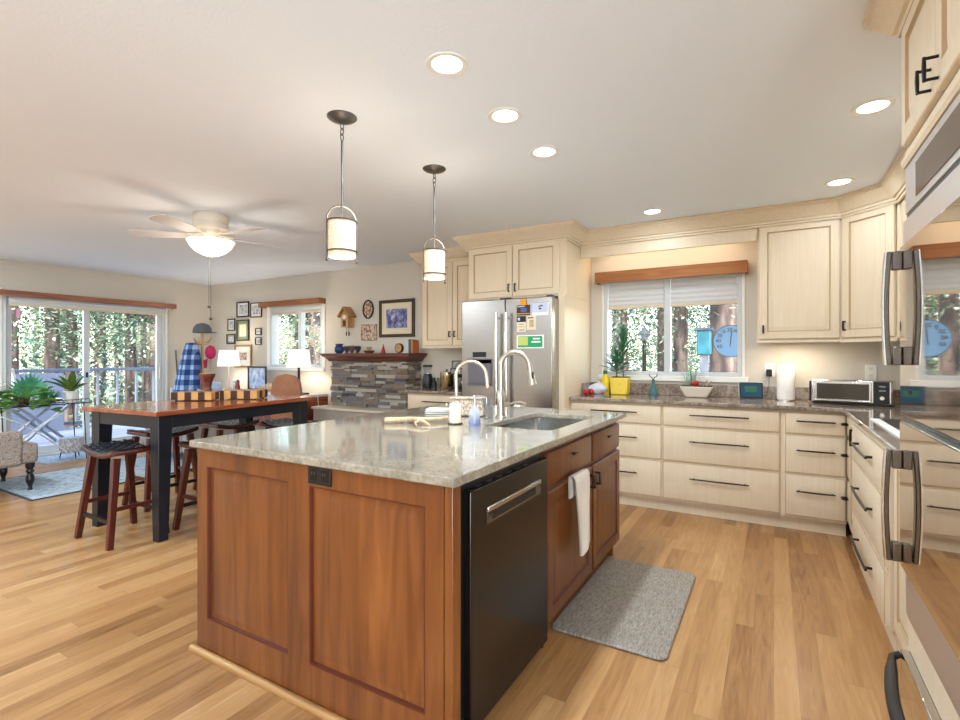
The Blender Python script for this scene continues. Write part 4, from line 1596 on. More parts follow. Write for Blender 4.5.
MB().lathe((*vc, CZ), [(.036, 0), (.038, .006), (.034, .05), (.018, .10), (.012, .13), (.016, .145)], 24).build('vase_body', TEALG, r)
m = MB().tube([(*vc, CZ + .13), (vc[0] - .008, vc[1], CZ + .16), (vc[0] - .03, vc[1], CZ + .175), (vc[0] - .036, vc[1], CZ + .195)], .004, 7)
m.tube([(vc[0], vc[1], CZ + .14), (vc[0] + .01, vc[1], CZ + .165), (vc[0] + .03, vc[1], CZ + .175), (vc[0] + .034, vc[1], CZ + .2)], .004, 7)
m.build('twig', BLACKM, r)
r = thing('planter_basket', 'boat-shaped white-washed planter with airy green plant on the window counter', 'planter', (-.6, 4.78, CZ))
c0 = (-.585, 4.78)
MB().hexa([(c0[0] - .085, c0[1] - .05, CZ), (c0[0] + .085, c0[1] - .05, CZ), (c0[0] + .085, c0[1] + .05, CZ), (c0[0] - .085, c0[1] + .05, CZ)], [(c0[0] - .135, c0[1] - .065, CZ + .095), (c0[0] + .135, c0[1] - .065, CZ + .095), (c0[0] + .135, c0[1] + .065, CZ + .095), (c0[0] - .135, c0[1] + .065, CZ + .095)]).build('basket', WICKER, r, bev=.01)
MB().box(c0[0] - .125, c0[0] + .125, c0[1] - .055, c0[1] + .055, CZ + .0955, CZ + .10).build('soil', SOIL, r)
m = MB()
random.seed(5)
for k in range(44):
    a = random.uniform(0, 2 * PI)
    L = random.uniform(.1, .22)
    el = random.uniform(.7, 1.45)
    bx_, by_ = c0[0] - .05 + random.uniform(-.03, .03), c0[1]
    leafblade(m, (bx_, by_, CZ + .10), (bx_ + math.cos(a) * L * math.cos(el), by_ + math.sin(a) * L * math.cos(el) * .5, CZ + .10 + L * math.sin(el)), .005, .1)
m.build('leaves', mat('pale_leaf', srgb(120, 176, 140), .5), r)
MB().ball((c0[0] + .0, c0[1] - .03, CZ + .125), .026, 12).ball((c0[0] - .03, c0[1] - .035, CZ + .12), .018, 12).build('berries', RED, r)
MB().tube([(c0[0] + .05, c0[1], CZ + .10), (c0[0] + .09, c0[1] - .01, CZ + .15)], .007, 8).tube([(c0[0] + .08, c0[1], CZ + .10), (c0[0] + .12, c0[1] - .01, CZ + .145)], .007, 8).build('sticks', ANTLER, r)
# tablet
r = thing('tablet_display', 'small smart display with dark teal screen tilted back on the counter', 'tablet', (-.17, 4.80, CZ))
cx_, cy_ = -.165, 4.80
MB().obox((cx_, cy_, CZ + .073), (.185, .014, .145), D(10), D(-14)).build('housing', mat('pale_grey_plastic', srgb(180, 182, 184), .5), r, bev=.005)
MB().obox((cx_ + .0025, cy_ - .0095, CZ + .0732), (.176, .004, .136), D(10), D(-14)).build('bezel', BLACK, r)
MB().obox((cx_ + .003, cy_ - .0125, CZ + .074), (.150, .003, .112), D(10), D(-14)).build('screen', SCREEN, r)
MB().obox((cx_ + .0, cy_ - .0145, CZ + .085), (.09, .002, .05), D(10), D(-14)).build('picture', SCRGREEN, r)
MB().obox((cx_ - .005, cy_ + .045, CZ + .012), (.15, .08, .022), D(10)).build('stand', MATS['pale_grey_plastic'], r, bev=.005)


def outlet(label, x, z, y=YB):
    r = thing('wall_outlet', label, 'outlet', (x, y, z))
    MB().box(x - .036, x + .036, y - .006, y - .0005, z - .058, z + .058).build('cover_plate', WHITE, r, bev=.002)
    for dz in (-.026, .026):
        k = MB().box(x - .016, x + .016, y - .008, y - .0065, z + dz - .018, z + dz + .018).build('socket', WCER, r, bev=.003)
        MB().box(x - .007, x - .005, y - .0087, y - .0082, z + dz - .004, z + dz + .006).box(x + .005, x + .007, y - .0087, y - .0082, z + dz - .004, z + dz + .006).build('slot', BLACK, k, smooth=0)
    return r


outlet('white wall outlet with a black plug left of the paper towels', -.03, 1.16)
outlet('white wall outlet above the right end of the toaster oven', .655, 1.15)
r = thing('power_adapter', 'black power adapter plugged in left of the paper towels', 'adapter', (-.03, 4.9, 1.12))
MB().box(-.055, -.012, YB - .045, YB - .0095, 1.105, 1.165).build('adapter_body', BLACK, r, bev=.005)
MB().tube([(-.033, YB - .03, 1.105), (-.035, YB - .045, 1.03), (-.05, YB - .05, .95), (-.09, YB - .06, .924), (-.13, YB - .07, .922)], .0022, 6).build('cable', BLACK, r)
r = thing('paper_towel_holder', 'white paper towel roll standing on a chrome holder', 'paper towels', (.085, 4.83, CZ))
c0 = (.085, 4.80)
MB().lathe((*c0, CZ), [(.075, 0), (.075, .008), (.07, .011)], 28).build('base', CHROME, r)
m = MB().lathe((*c0, CZ + .012), [(.062, 0), (.0635, .004), (.0635, .274), (.062, .278), (.022, .278), (.022, .27)], 28)
m.build('roll', PAPER, r)
MB().tube([(*c0, CZ + .28), (*c0, CZ + .305)], .006, 10).ball((*c0, CZ + .312), .011, 10).build('finial', CHROME, r)
# toaster oven
to = thing('toaster_oven', 'stainless flip toaster oven with glass door and black control panel', 'toaster oven', (.49, 4.70, CZ))
w_, dp, hh = .49, .20, .182
MB().box(.49 - w_ / 2, .49 + w_ / 2, 4.62, 4.62 + dp, CZ + .012, CZ + hh).build('casing', STEELB, to, bev=.012, seg=3)
MB().box(.49 - w_ / 2 + .004, .49 + w_ / 2 - .004, 4.625, 4.62 + dp, CZ + .004, CZ + .0115).build('base', BLACK, to)
dd = MB().box(.49 - w_ / 2 + .022, .49 + .125, 4.606, 4.6195, CZ + .022, CZ + hh - .008).build('door', STEELB, to, bev=.003)
MB().box(.49 - w_ / 2 + .040, .49 + .112, 4.6025, 4.6055, CZ + .040, CZ + hh - .026).build('glass', mat('toaster_glass', srgb(74, 66, 56), .1, .3), dd)
MB().tube([(.49 - w_ / 2 + .03, 4.596, CZ + .030), (.49 + .118, 4.596, CZ + .030)], .006, 10).build('handle', STEELB, dd)
cp = MB().box(.49 + .135, .49 + w_ / 2 - .018, 4.613, 4.6195, CZ + .020, CZ + hh - .006).build('control_panel', BLACK, to, bev=.002)
textmesh('lettering', 'NINJA', .014, (.676, 4.6125, CZ + .142), (D(90), 0, 0), PAPER, cp)
textmesh('lettering', '00:00', .017, (.676, 4.6125, CZ + .112), (D(90), 0, 0), PAPERB, cp)
MB().tube([(.676, 4.6125, CZ + .06), (.676, 4.603, CZ + .06)], .014, 18).build('dial', STEELB, cp)
MB().box(.49 - w_ / 2 - .016, .49 - w_ / 2 - .001, 4.64, 4.68 + dp / 2, CZ + .014, CZ + hh - .012).build('side_cap', BLACK, to, bev=.006)
MB().tube([(.262, 4.76, CZ + .06), (.22, 4.78, CZ + .03), (.19, 4.80, CZ + .006), (.10, 4.80, CZ + .004), (.0, 4.80, CZ + .004)], .003, 6).build('cord', BLACK, to)
to.rotation_euler = (0, 0, D(-13))
to.location = (.505, 4.66, CZ)
# under cabinet light
r = thing('under_cabinet_light', 'slim lit light bar under the wall cabinet above the paper towels', 'light', (.12, 4.68, 1.38))
MB().box(-.01, .30, 4.65, 4.71, 1.384, 1.398).build('housing', WHITE, r)
for k in range(3):
    MB().lathe((.05 + .095 * k, 4.68, 1.3805), [(.02, 0), (.02, .003)], 14).build('led_spot', BULB, r)
area('under_cabinet_lamp', (.145, 4.70, 1.375), (0, 0, 0), .30, .05, 2.2, (1, .88, .70))
area('niche_lamp', (-.85, 4.78, 2.33), (0, 0, 0), 1.2, .05, 3.0, (1, .82, .6))
r = thing('niche_light', 'slim strip light hidden behind the cream header over the kitchen window', 'light', (-.85, 4.78, 2.33))
MB().box(-1.45, -.25, 4.75, 4.81, 2.3352, 2.3345).build('diffuser', WHITE, r)
# cooktop
r = thing('cooktop', 'black glass cooktop with white front edge set in the right counter', 'cooktop', (.74, 3.15, CZ))
MB().box(.475, .99, 2.70, 3.60, CZ, CZ + .006).build('frame', WHITE, r, bev=.002)
MB().box(.515, .985, 2.72, 3.58, CZ + .0065, CZ + .009).build('glass', BLACK, r)
for cx_, cy_, q in ((.64, 2.92, .09), (.64, 3.38, .07), (.86, 2.92, .07), (.86, 3.38, .09)):
    MB().lathe((cx_, cy_, CZ + .0092), [(q, 0), (q, .0006), (q - .006, .0006), (q - .006, 0)], 28).build('burner', GREYMET, r)

# left counter items
r = thing('coffee_grinder', 'black coffee grinder with clear hopper on the counter beside the fireplace', 'grinder', (-3.40, 4.7, CZ))
c0 = (-3.42, 4.68)
MB().lathe((*c0, CZ), [(.062, 0), (.066, .01), (.062, .09), (.05, .14), (.046, .16)], 20).build('grinder_body', BLACK, r)
MB().lathe((*c0, CZ + .1605), [(.034, 0), (.048, .075), (.046, .078)], 20).build('hopper', CLEAR, r)
MB().lathe((*c0, CZ + .239), [(.055, 0), (.055, .02), (.04, .024)], 20).build('lid', BLACK, r)
r = tag(MB().lathe((-3.315, 4.66, CZ), [(.03, 0), (.03, .07), (.016, .085), (.014, .12)], 16).build('small_bottle', BLACK), 'small black bottle between grinder and steel canister', 'bottle')
r = thing('canister', 'shiny brass-toned canister with knob lid on the counter left of the fridge', 'canister', (-3.17, 4.70, CZ))
MB().lathe((-3.17, 4.70, CZ), [(.072, 0), (.074, .004), (.074, .17)], 28).build('canister_body', mat('brassy_steel', srgb(196, 176, 132), .18, 1.0), r)
MB().lathe((-3.17, 4.70, CZ + .1705), [(.077, 0), (.077, .012), (.02, .018), (.010, .022), (.014, .038), (.008, .046)], 24).build('lid', STEEL, r)
r = thing('coffee_maker', 'black and steel coffee machine tucked against the refrigerator side', 'coffee maker', (-2.93, 4.7, CZ))
MB().box(-3.06, -2.80, 4.60, 4.86, CZ, CZ + .03).box(-3.06, -2.80, 4.74, 4.86, CZ + .03, CZ + .22).box(-3.06, -2.80, 4.60, 4.86, CZ + .16, CZ + .23).build('machine_body', BLACK, r, bev=.008)
MB().box(-3.04, -2.82, 4.594, 4.5995, CZ + .17, CZ + .22).build('front_panel', STEEL, r)
for xx in (-2.99, -2.93, -2.87):
    MB().tube([(xx, 4.593, CZ + .195), (xx, 4.585, CZ + .195)], .011, 12).build('knob', CHROME, r)
MB().lathe((-2.95, 4.66, CZ + .031), [(.04, 0), (.052, .03), (.05, .09), (.035, .11)], 18).build('carafe', CLEAR, r)
r = thing('wall_plaque', 'square black wire-framed plaque with round centre on the wall by the fridge', 'plaque', (-3.12, 4.925, 1.15))
m = MB()
a, b_, z0_, z1_ = -3.24, -3.02, 1.04, 1.22
for (p, q) in (((a, z0_), (b_, z0_)), ((b_, z0_), (b_, z1_)), ((b_, z1_), (a, z1_)), ((a, z1_), (a, z0_))):
    m.tube([(p[0], 4.915, p[1]), (q[0], 4.915, q[1])], .005, 6)
m.build('frame', BLACKM, r)
cp_ = [(-3.13 + .07 * math.cos(2 * PI * k / 24), 4.915, 1.13 + .07 * math.sin(2 * PI * k / 24)) for k in range(24)]
MB().tube(cp_, .004, 6, closed=True).build('ring', GREYMET, r)

# ================================================================== CEILING FIXTURES
cans = [(-1.126, 1.671, 'nearest recessed ceiling light, beside the near pendant'), (-1.124, 2.17, 'recessed ceiling light in the middle of the row over the island'), (-1.13, 2.666, 'farthest recessed ceiling light of the row over the island'), (-.842, 4.20, 'recessed ceiling light close to the crown over the kitchen window'), (.38, 4.12, 'recessed ceiling light near the angled corner cabinet'), (.40, 2.954, 'recessed ceiling light beside the oven tower cabinet'), (-1.1, -.6, None), (-3.6, -.8, None), (-6.0, -.8, None), (-1.1, -2.2, None), (-3.6, -2.3, None), (-6.0, -2.3, None), (-4.6, .55, None), (-7.0, 1.0, None)]  # entries set to None are unseen cans added to brighten the room
can0 = None
for x, y, lab in cans:
    if can0 is None:
        can0 = thing('recessed_light', lab, 'ceiling light', (0, 0, 0), 'recessed ceiling lights')
        MB().lathe((0, 0, -.006), [(.062, .0055), (.062, .002), (.082, .0), (.084, .003), (.084, .0058)], 32, cap=False).build('trim_ring', WHITE, can0)
        MB().lathe((0, 0, -.0035), [(.0005, 0), (.030, -.0), (.061, .002)], 28, cap=False).build('diffuser', BULB, can0)
        c = can0
    else:
        c = copy_tree(can0)
        c['label'] = lab or ['recessed ceiling light behind the camera over the kitchen', 'recessed ceiling light behind the camera over the dining side', 'recessed ceiling light behind the camera near the sofa side', 'recessed ceiling light farthest behind the camera, kitchen side', 'recessed ceiling light by the rear window, middle', 'recessed ceiling light in the rear left corner', 'recessed ceiling light left of the camera, over the living side', 'recessed ceiling light left of the camera, nearest the deck wall'][cans.index((x, y, lab)) - 6]
    c.location = (x, y, H)
    a_ = area('can_lamp', (x, y, H - .02), (0, 0, 0), .12, .12, CAN_W * (.25 if y > 4 else .45 if x > 0 else 2.4 if x < -3 else 1), CAN_COL if y > 1.5 else (.74, .87, 1.0), shape='DISK')


def pendant(x, y, label):
    r = thing('pendant_lamp', label, 'pendant lamp', (x, y, H), 'pendants over the island')
    MB().lathe((x, y, H - .03), [(.008, 0), (.035, .008), (.062, .018), (.072, .026), (.072, .0295)], 28).build('canopy', GREYMET, r)
    m = MB()
    for k in range(3):
        zc = H - .045 - k * .027
        pts = []
        for i in range(12):
            a = 2 * PI * i / 12
            u, v = .010 * math.cos(a), .017 * math.sin(a)
            pts.append((x + (u if k % 2 else 0), y + (0 if k % 2 else u), zc + v))
        m.tube(pts, .0026, 6, closed=True)
    m.build('chain', GREYMET, r)
    MB().tube([(x, y, H - .115), (x, y, 2.008)], .0055, 8).tube([(x, y, 2.008), (x, y, 1.934)], .004, 8).build('rod', GREYMET, r)
    m = MB()
    dx, dy = .45, .893
    R_ = .074
    pts = [(x - dx * R_, y - dy * R_, 1.742), (x - dx * R_, y - dy * R_, 1.934)]
    for i in range(1, 12):
        a = PI - PI * i / 12
        pts.append((x + dx * R_ * math.cos(a), y + dy * R_ * math.cos(a), 1.934 + .072 * math.sin(a)))
    pts += [(x + dx * R_, y + dy * R_, 1.934), (x + dx * R_, y + dy * R_, 1.742)]
    m.tube(pts, .0036, 8)
    for z in (1.930, 1.783):
        ring = [(x + .070 * math.cos(2 * PI * k / 28), y + .070 * math.sin(2 * PI * k / 28), z) for k in range(28)]
        m.tube(ring, .0042, 6, closed=True)
    for s in (-1, 1):
        m.ball((x + s * dx * R_, y + s * dy * R_, 1.738), .007, 8)
    m.build('hoop_frame', GREYMET, r)
    MB().lathe((x, y, 1.755), [(.065, 0), (.066, .002), (.066, .174), (.065, .176), (.063, .174), (.063, .002)], 32, cap=False).build('lamp_shade', SHADEP, r)
    MB().lathe((x, y, 1.757), [(.0005, 0), (.062, 0)], 24, cap=False).build('diffuser', BULB, r)
    l = bpy.data.lights.new('pendant_bulb', 'POINT')
    l.energy = 2
    l.color = (1, .92, .80)
    l.shadow_soft_size = .03
    o = bpy.data.objects.new('pendant_bulb', l)
    o.location = (x, y, 1.93)
    C.objects.link(o)


pendant(-1.817, 1.783, 'nearer mica-shade pendant lamp, hanging over the left of the island')
pendant(-1.822, 2.563, 'farther mica-shade pendant lamp, nearer the refrigerator')

# fan
fx, fy = -4.01, 2.474
fn = thing('ceiling_fan', 'white five-blade ceiling fan with lit glass bowl', 'ceiling fan', (fx, fy, H))
FANW = mat('fan_cream_white', srgb(226, 216, 200), .4)
MB().lathe((fx, fy, 2.31), [(.10, 0), (.128, .012), (.132, .04), (.126, .055), (.134, .07), (.136, .10), (.12, .1295)], 36).build('motor_housing', FANW, fn)
MB().lathe((fx, fy, 2.225), [(.05, 0), (.058, .01), (.058, .05), (.075, .065), (.075, .084)], 24).build('hub', FANW, fn)
BL = mat('fan_blade', srgb(206, 200, 194), .5)
for k in range(5):
    a = D(46 + 72 * k + 30.23)
    c_, s_ = math.cos(a), math.sin(a)
    m = MB()
    poly = []
    prof = [(.17, .045), (.24, .056), (.40, .062), (.54, .064), (.585, .058), (.605, .035)]
    for rr_, ww in prof:
        poly.append((rr_, -ww))
    poly.append((.61, 0))
    for rr_, ww in reversed(prof):
        poly.append((rr_, ww))
    U = Vector((c_, s_, 0))
    V = Vector((-s_, c_, .2)).normalized()
    m.prismf((fx, fy, 2.262), U, V, poly, .006)
    bl = m.build('blade', BL, fn)
    m = MB().bar((fx + c_ * .05, fy + s_ * .05, 2.285), (fx + c_ * .13, fy + s_ * .13, 2.272), .03, .01)
    m.bar((fx + c_ * .13, fy + s_ * .13, 2.272), (fx + c_ * .23, fy + s_ * .23, 2.273), .05, .006)
    m.build('bracket', FANW, bl)
MB().lathe((fx, fy, 2.10), [(.012, 0), (.06, .008), (.115, .035), (.155, .075), (.178, .115), (.180, .124), (.165, .126)], 36).build('glass_bowl', BOWL, fn)
m = MB().lathe((fx, fy, 2.085), [(.004, 0), (.014, .008), (.016, .014)], 12)
m.build('finial', GREYMET, fn)
for dx, L in ((-.012, .40), (.014, .50)):
    m = MB().tube([(fx + dx, fy - .01, 2.09), (fx + dx, fy - .01, 2.09 - L)], .0022, 6)
    ch = m.build('pull_chain', GREYMET, fn)
    MB().ball((fx + dx, fy - .01, 2.082 - L), .012, 10).build('fob', GREYMET, ch)
l = bpy.data.lights.new('fan_bulb', 'POINT')
l.energy = 10
l.color = (1, .92, .80)
l.shadow_soft_size = .17
o = bpy.data.objects.new('fan_bulb', l)
o.location = (fx, fy, 2.02)
C.objects.link(o)

# ================================================================== FIREPLACE
fp = thing('stone_fireplace', 'grey stacked-stone fireplace block with dark wood mantle', 'fireplace', (-4.3, 4.8, 0))
sx0, sx1, sy, sz0, sz1 = -4.94, -3.70, 4.66, .65, 1.21
MB().box(sx0 + .01, sx1 - .01, sy + .02, YB - .003, 0, sz1 - .001).build('core', TAUPE, fp)
random.seed(11)
m = MB()
z = sz0
while z < sz1 - .012:
    hgt = min(random.choice([.018, .024, .03, .038]), sz1 - z)
    xx = sx0
    while xx < sx1:
        L = random.uniform(.07, .28)
        x1_ = min(xx + L, sx1)
        if sx1 - x1_ < .05:
            x1_ = sx1
        dpt = random.uniform(-.022, .016)
        m.box(xx + .0015, x1_ - .0015, sy + dpt, sy + .03, z + .0015, z + hgt - .0015, m=random.choice([0, 0, 1, 1, 2, 3, 4, 4]))
        xx = x1_
    yy = sy + .032
    while yy < YB - .005:
        L = random.uniform(.07, .16)
        y1_ = min(yy + L, YB - .004)
        m.box(sx1 - .02, sx1 + random.uniform(-.008, .010), yy, y1_ - .002, z + .0015, z + hgt - .0015, m=random.choice([0, 1, 1, 2, 3, 4, 4]))
        yy = y1_
    z += hgt
m.build('stone_facing', STONES, fp, bev=.003, seg=1, smooth=0)
m = MB()
mp_ = [(0, 1.212), (.02, 1.212), (.035, 1.235), (.06, 1.262), (.085, 1.275), (.085, 1.29), (.10, 1.295), (.10, 1.312), (0, 1.312)]
sweep(m, mp_, [(sx0, YB - .002), (sx0, sy), (sx1, sy), (sx1, YB - .002)])
m.box(sx0 + .0005, sx1 - .0005, sy + .0005, YB - .002, 1.213, 1.3118)
m.build('mantle', MANTLE, fp, smooth=25)
h = thing('raised_hearth', 'taupe plastered raised hearth with pale ledge under the stone', 'hearth', (-4.4, 4.5, 0))
MB().box(-5.0, -3.62, 4.42, 4.638, 0, .615).build('hearth_base', TAUPE, h)
MB().box(-5.02, -3.60, 4.40, 4.640, .616, .645).build('ledge', mat('pale_ledge', srgb(206, 194, 174), .6), h, bev=.004)

MZ = 1.3125
r = thing('round_vase', 'cobalt blue square-shouldered vase at the left end of the mantle', 'vase', (-4.9, 4.72, MZ))
MB().lathe((-4.88, 4.74, MZ), [(.03, 0), (.055, .02), (.062, .055), (.052, .09), (.04, .10), (.046, .11)], 24).build('vase_body', BLUE, r)
MB().box(-4.915, -4.845, 4.705, 4.775, MZ + .1105, MZ + .125).build('neck', BLUE, r)


def frame(name, label, x0, x1, z0, z1, y, fm, mm, pic, fw=.02, mat_w=.03, cat='picture frame', tilt=0, group=None):
    r = thing(name, label, cat, ((x0 + x1) / 2, y, z0), group)
    w_, h_ = x1 - x0, z1 - z0
    m = MB()
    for a in ((x0, x1, z0, z0 + fw), (x0, x1, z1 - fw, z1), (x0, x0 + fw, z0 + fw, z1 - fw), (x1 - fw, x1, z0 + fw, z1 - fw)):
        m.box(a[0], a[1], y - .022, y - .002, a[2], a[3])
    m.build('frame', fm, r, bev=.003)
    if mat_w:
        MB().box(x0 + fw, x1 - fw, y - .010, y - .004, z0 + fw, z1 - fw).build('mount', mm, r, smooth=0)
    q = fw + mat_w
    MB().box(x0 + q, x1 - q, y - .0125, y - .0104, z0 + q, z1 - q).build('picture', pic, r, smooth=0)
    return r


frame('photo_frame', 'tiny pale photo frame behind the blue vase on the mantle', -4.845, -4.77, MZ, MZ + .12, 4.86, WHITE, PAPER, PHOTO1, .008, .008)
for k, (xx, lab) in enumerate(((-4.70, 'leftmost of three dark heart-shaped ornaments on the mantle'), (-4.61, 'middle one of three dark heart-shaped ornaments on the mantle'), (-4.51, 'rightmost of three dark heart-shaped ornaments on the mantle'))):
    r = thing('heart_ornament', lab, 'ornament', (xx, 4.70, MZ), 'heart ornaments on the mantle')
    poly = []
    for i in range(24):
        t = 2 * PI * i / 24
        hx = 16 * math.sin(t) ** 3
        hz = 13 * math.cos(t) - 5 * math.cos(2 * t) - 2 * math.cos(3 * t) - math.cos(4 * t)
        poly.append((-hx * .0031, hz * .0031))
    MB().prismf((xx, 4.70, MZ + .056), (1, 0, 0), (0, 0, 1), poly, .018).build('heart', BLACKM if k != 1 else mat('dark_red', srgb(80, 20, 22), .4), r)
    MB().box(xx - .02, xx + .02, 4.675, 4.71, MZ, MZ + .007).build('base', BLACK, r)
r = thing('boat_ornament', 'small dark wooden boat ornament in the middle of the mantle', 'ornament', (-4.33, 4.70, MZ))
MB().hexa([(-4.37, 4.68, MZ), (-4.29, 4.68, MZ), (-4.29, 4.72, MZ), (-4.37, 4.72, MZ)], [(-4.40, 4.67, MZ + .035), (-4.26, 4.67, MZ + .035), (-4.26, 4.73, MZ + .035), (-4.40, 4.73, MZ + .035)]).build('hull', MANTLE, r)
m = MB()
for xx in (-4.36, -4.33, -4.30):
    m.box(xx - .009, xx + .009, 4.69, 4.71, MZ + .0355, MZ + .08)
m.build('figures', mat('figure_mix', srgb(120, 50, 40), .5, var=(60, srgb(200, 180, 150), 2, .1)), r)
r = thing('cone_ornament', 'small red cone-shaped ornament right of the boat on the mantle', 'ornament', (-4.10, 4.70, MZ))
MB().lathe((-4.10, 4.70, MZ), [(.03, 0), (.032, .006), (.018, .05), (.003, .10)], 14).build('cone', RED, r)
MB().ball((-4.10, 4.70, MZ + .104), .006, 8).build('tip', BLACK, r)
r = thing('mantle_clock', 'round tan clock with dark rim leaning on the mantle', 'clock', (-3.87, 4.70, MZ))
m = MB()
m.tube([(-3.86, 4.725, MZ + .06), (-3.86, 4.695, MZ + .06)], .058, 28)
m.build('rim', BROWNP, r)
MB().tube([(-3.86, 4.6945, MZ + .06), (-3.86, 4.690, MZ + .06)], .046, 28).build('face', LTWOOD, r)
MB().box(-3.862, -3.858, 4.687, 4.6895, MZ + .06, MZ + .09).box(-3.86, -3.838, 4.687, 4.6895, MZ + .058, MZ + .062).build('hands', BLACK, r)
r = thing('white_figurine', 'pale pointed figurine right of the mantle clock', 'figurine', (-3.77, 4.72, MZ))
MB().lathe((-3.765, 4.72, MZ), [(.026, 0), (.028, .01), (.024, .05), (.026, .09), (.014, .12), (.018, .14), (.003, .17)], 16).build('figure', mat('pale_green_ceramic', srgb(196, 200, 190), .4), r)
for k, (cc, hh, lab) in enumerate((((200, 206, 204), .165, 'pale book, leftmost of the three upright books on the mantle'), ((50, 96, 104), .16, 'teal book in the middle of the three upright mantle books'), ((190, 110, 60), .155, 'orange-brown book at the right end of the mantle'))):
    xx = -3.715 + k * .033
    r = thing('book', lab, 'book', (xx, 4.74, MZ), 'upright books on the mantle')
    c_ = mat('book_cover_%d' % k, srgb(*cc), .6)
    MB().box(xx - .014, xx - .011, 4.68, 4.80, MZ, MZ + hh).box(xx + .011, xx + .014, 4.68, 4.80, MZ, MZ + hh).box(xx - .011, xx + .011, 4.68, 4.684, MZ, MZ + hh).build('cover', c_, r)
    MB().box(xx - .0105, xx + .0105, 4.685, 4.796, MZ + .003, MZ + hh - .004).build('pages', PAPERC, r)

# ================================================================== WALL DECOR
YW = YB - .001
frame('large_framed_picture', 'large dark-framed misty blue picture above the mantle', -4.354, -3.79, 1.515, 1.985, YW, BROWNP, PAPERC, PHOTO2, .04, .075)
frame('canvas_print', 'small square warm-toned picture left of the large framed picture', -4.665, -4.40, 1.48, 1.69, YW, PHOTO3, PHOTO3, PHOTO3, .012, .002, 'picture')
r = thing('oval_plaque', 'dark-rimmed oval picture above the small square one', 'picture', (-4.53, YW, 1.8))
pts = [(-4.545 + .085 * math.cos(2 * PI * k / 28), YW - .012, 1.885 + .115 * math.sin(2 * PI * k / 28)) for k in range(28)]
MB().tube(pts, .010, 8, closed=True).build('rim', BLACKM, r)
MB().prismf((-4.545, YW - .003, 1.885), (1, 0, 0), (0, 0, 1), [(.08 * math.cos(2 * PI * k / 28), .11 * math.sin(2 * PI * k / 28)) for k in range(28)], .006).build('picture', PHOTO3, r)
# cuckoo clock
r = thing('cuckoo_clock', 'light wooden house-shaped cuckoo clock left of the oval picture', 'clock', (-4.86, YW - .06, 1.67))
yc = YW
MB().box(-4.925, -4.795, yc - .12, yc, 1.655, 1.82).build('case', LTWOOD, r, bev=.003)
m = MB()
m.prismf((-4.86, yc + 0, 1.82), (1, 0, 0), (0, 0, 1), [(-.105, -.02), (0, .11), (.105, -.02), (.092, -.034), (0, .085), (-.092, -.034)][::-1], .15)
m.build('roof', OAKTRIM, r, smooth=0)
MB().prismf((-4.86, yc - .005, 1.8205), (1, 0, 0), (0, 0, 1), [(-.065, 0), (.065, 0), (0, .078)], .11).build('gable', LTWOOD, r, smooth=0)
MB().tube([(-4.86, yc - .121, 1.79), (-4.86, yc - .127, 1.79)], .030, 20).build('dial', WCER, r)
MB().box(-4.888, -4.832, yc - .124, yc - .1205, 1.67, 1.745).build('door_panel', BROWNP, r)
for dx in (-.02, .025):
    w_ = MB().tube([(-4.86 + dx, yc - .06, 1.655), (-4.86 + dx, yc - .06, 1.60)], .002, 6).build('chain', GREYMET, r)
    MB().lathe((-4.86 + dx, yc - .06, 1.545), [(.006, 0), (.010, .02), (.008, .05), (.004, .056)], 10).build('weight', BROWNP, w_)
# photo wall
BF = mat('frame_black', srgb(30, 26, 24), .35)
FD = [(-7.29, -6.985, 1.885, 2.125, 'black-framed photo, top left of the photo group', BF, PAPER, PHOTO1, .02, .03),
      (-6.945, -6.68, 1.87, 2.095, 'narrow-framed photo touching the valance, top right of the photo group', BROWNP, PAPER, PHOTO1, .014, .03),
      (-7.52, -7.33, 1.68, 1.87, 'small black frame at the left edge of the photo group, upper one', BF, PAPER, PHOTO1, .018, .02),
      (-7.29, -6.985, 1.515, 1.845, 'largest frame with green mount in the centre of the photo group', BF, mat('mount_green', srgb(120, 134, 110), .8), PAPERC, .02, .05),
      (-7.545, -7.33, 1.47, 1.63, 'small black frame at the left edge of the photo group, lower one', BF, mat('mount_grey', srgb(150, 156, 150), .8), PHOTO1, .018, .025),
      (-6.83, -6.69, 1.60, 1.705, 'small dark frame right of the centre, upper of two beside the window', BF, PAPER, PHOTO1, .014, .015),
      (-6.83, -6.69, 1.45, 1.565, 'small dark frame right of the centre, lower of two beside the window', BF, PAPER, PHOTO1, .014, .015)]
for a, b_, c_, d_, lab, fm, mm, pc_, fw, mw in FD:
    frame('photo_frame', lab, a, b_, c_, d_, YW, fm, mm, pc_, fw, mw, group='framed photos in the corner')
frame('photo_frame', 'light orange wood frame hanging low behind the table lamp', -7.34, -6.92, 1.10, 1.455, YW, OAKTRIM, PAPER, PHOTO3, .03, .09, group='framed photos in the corner')

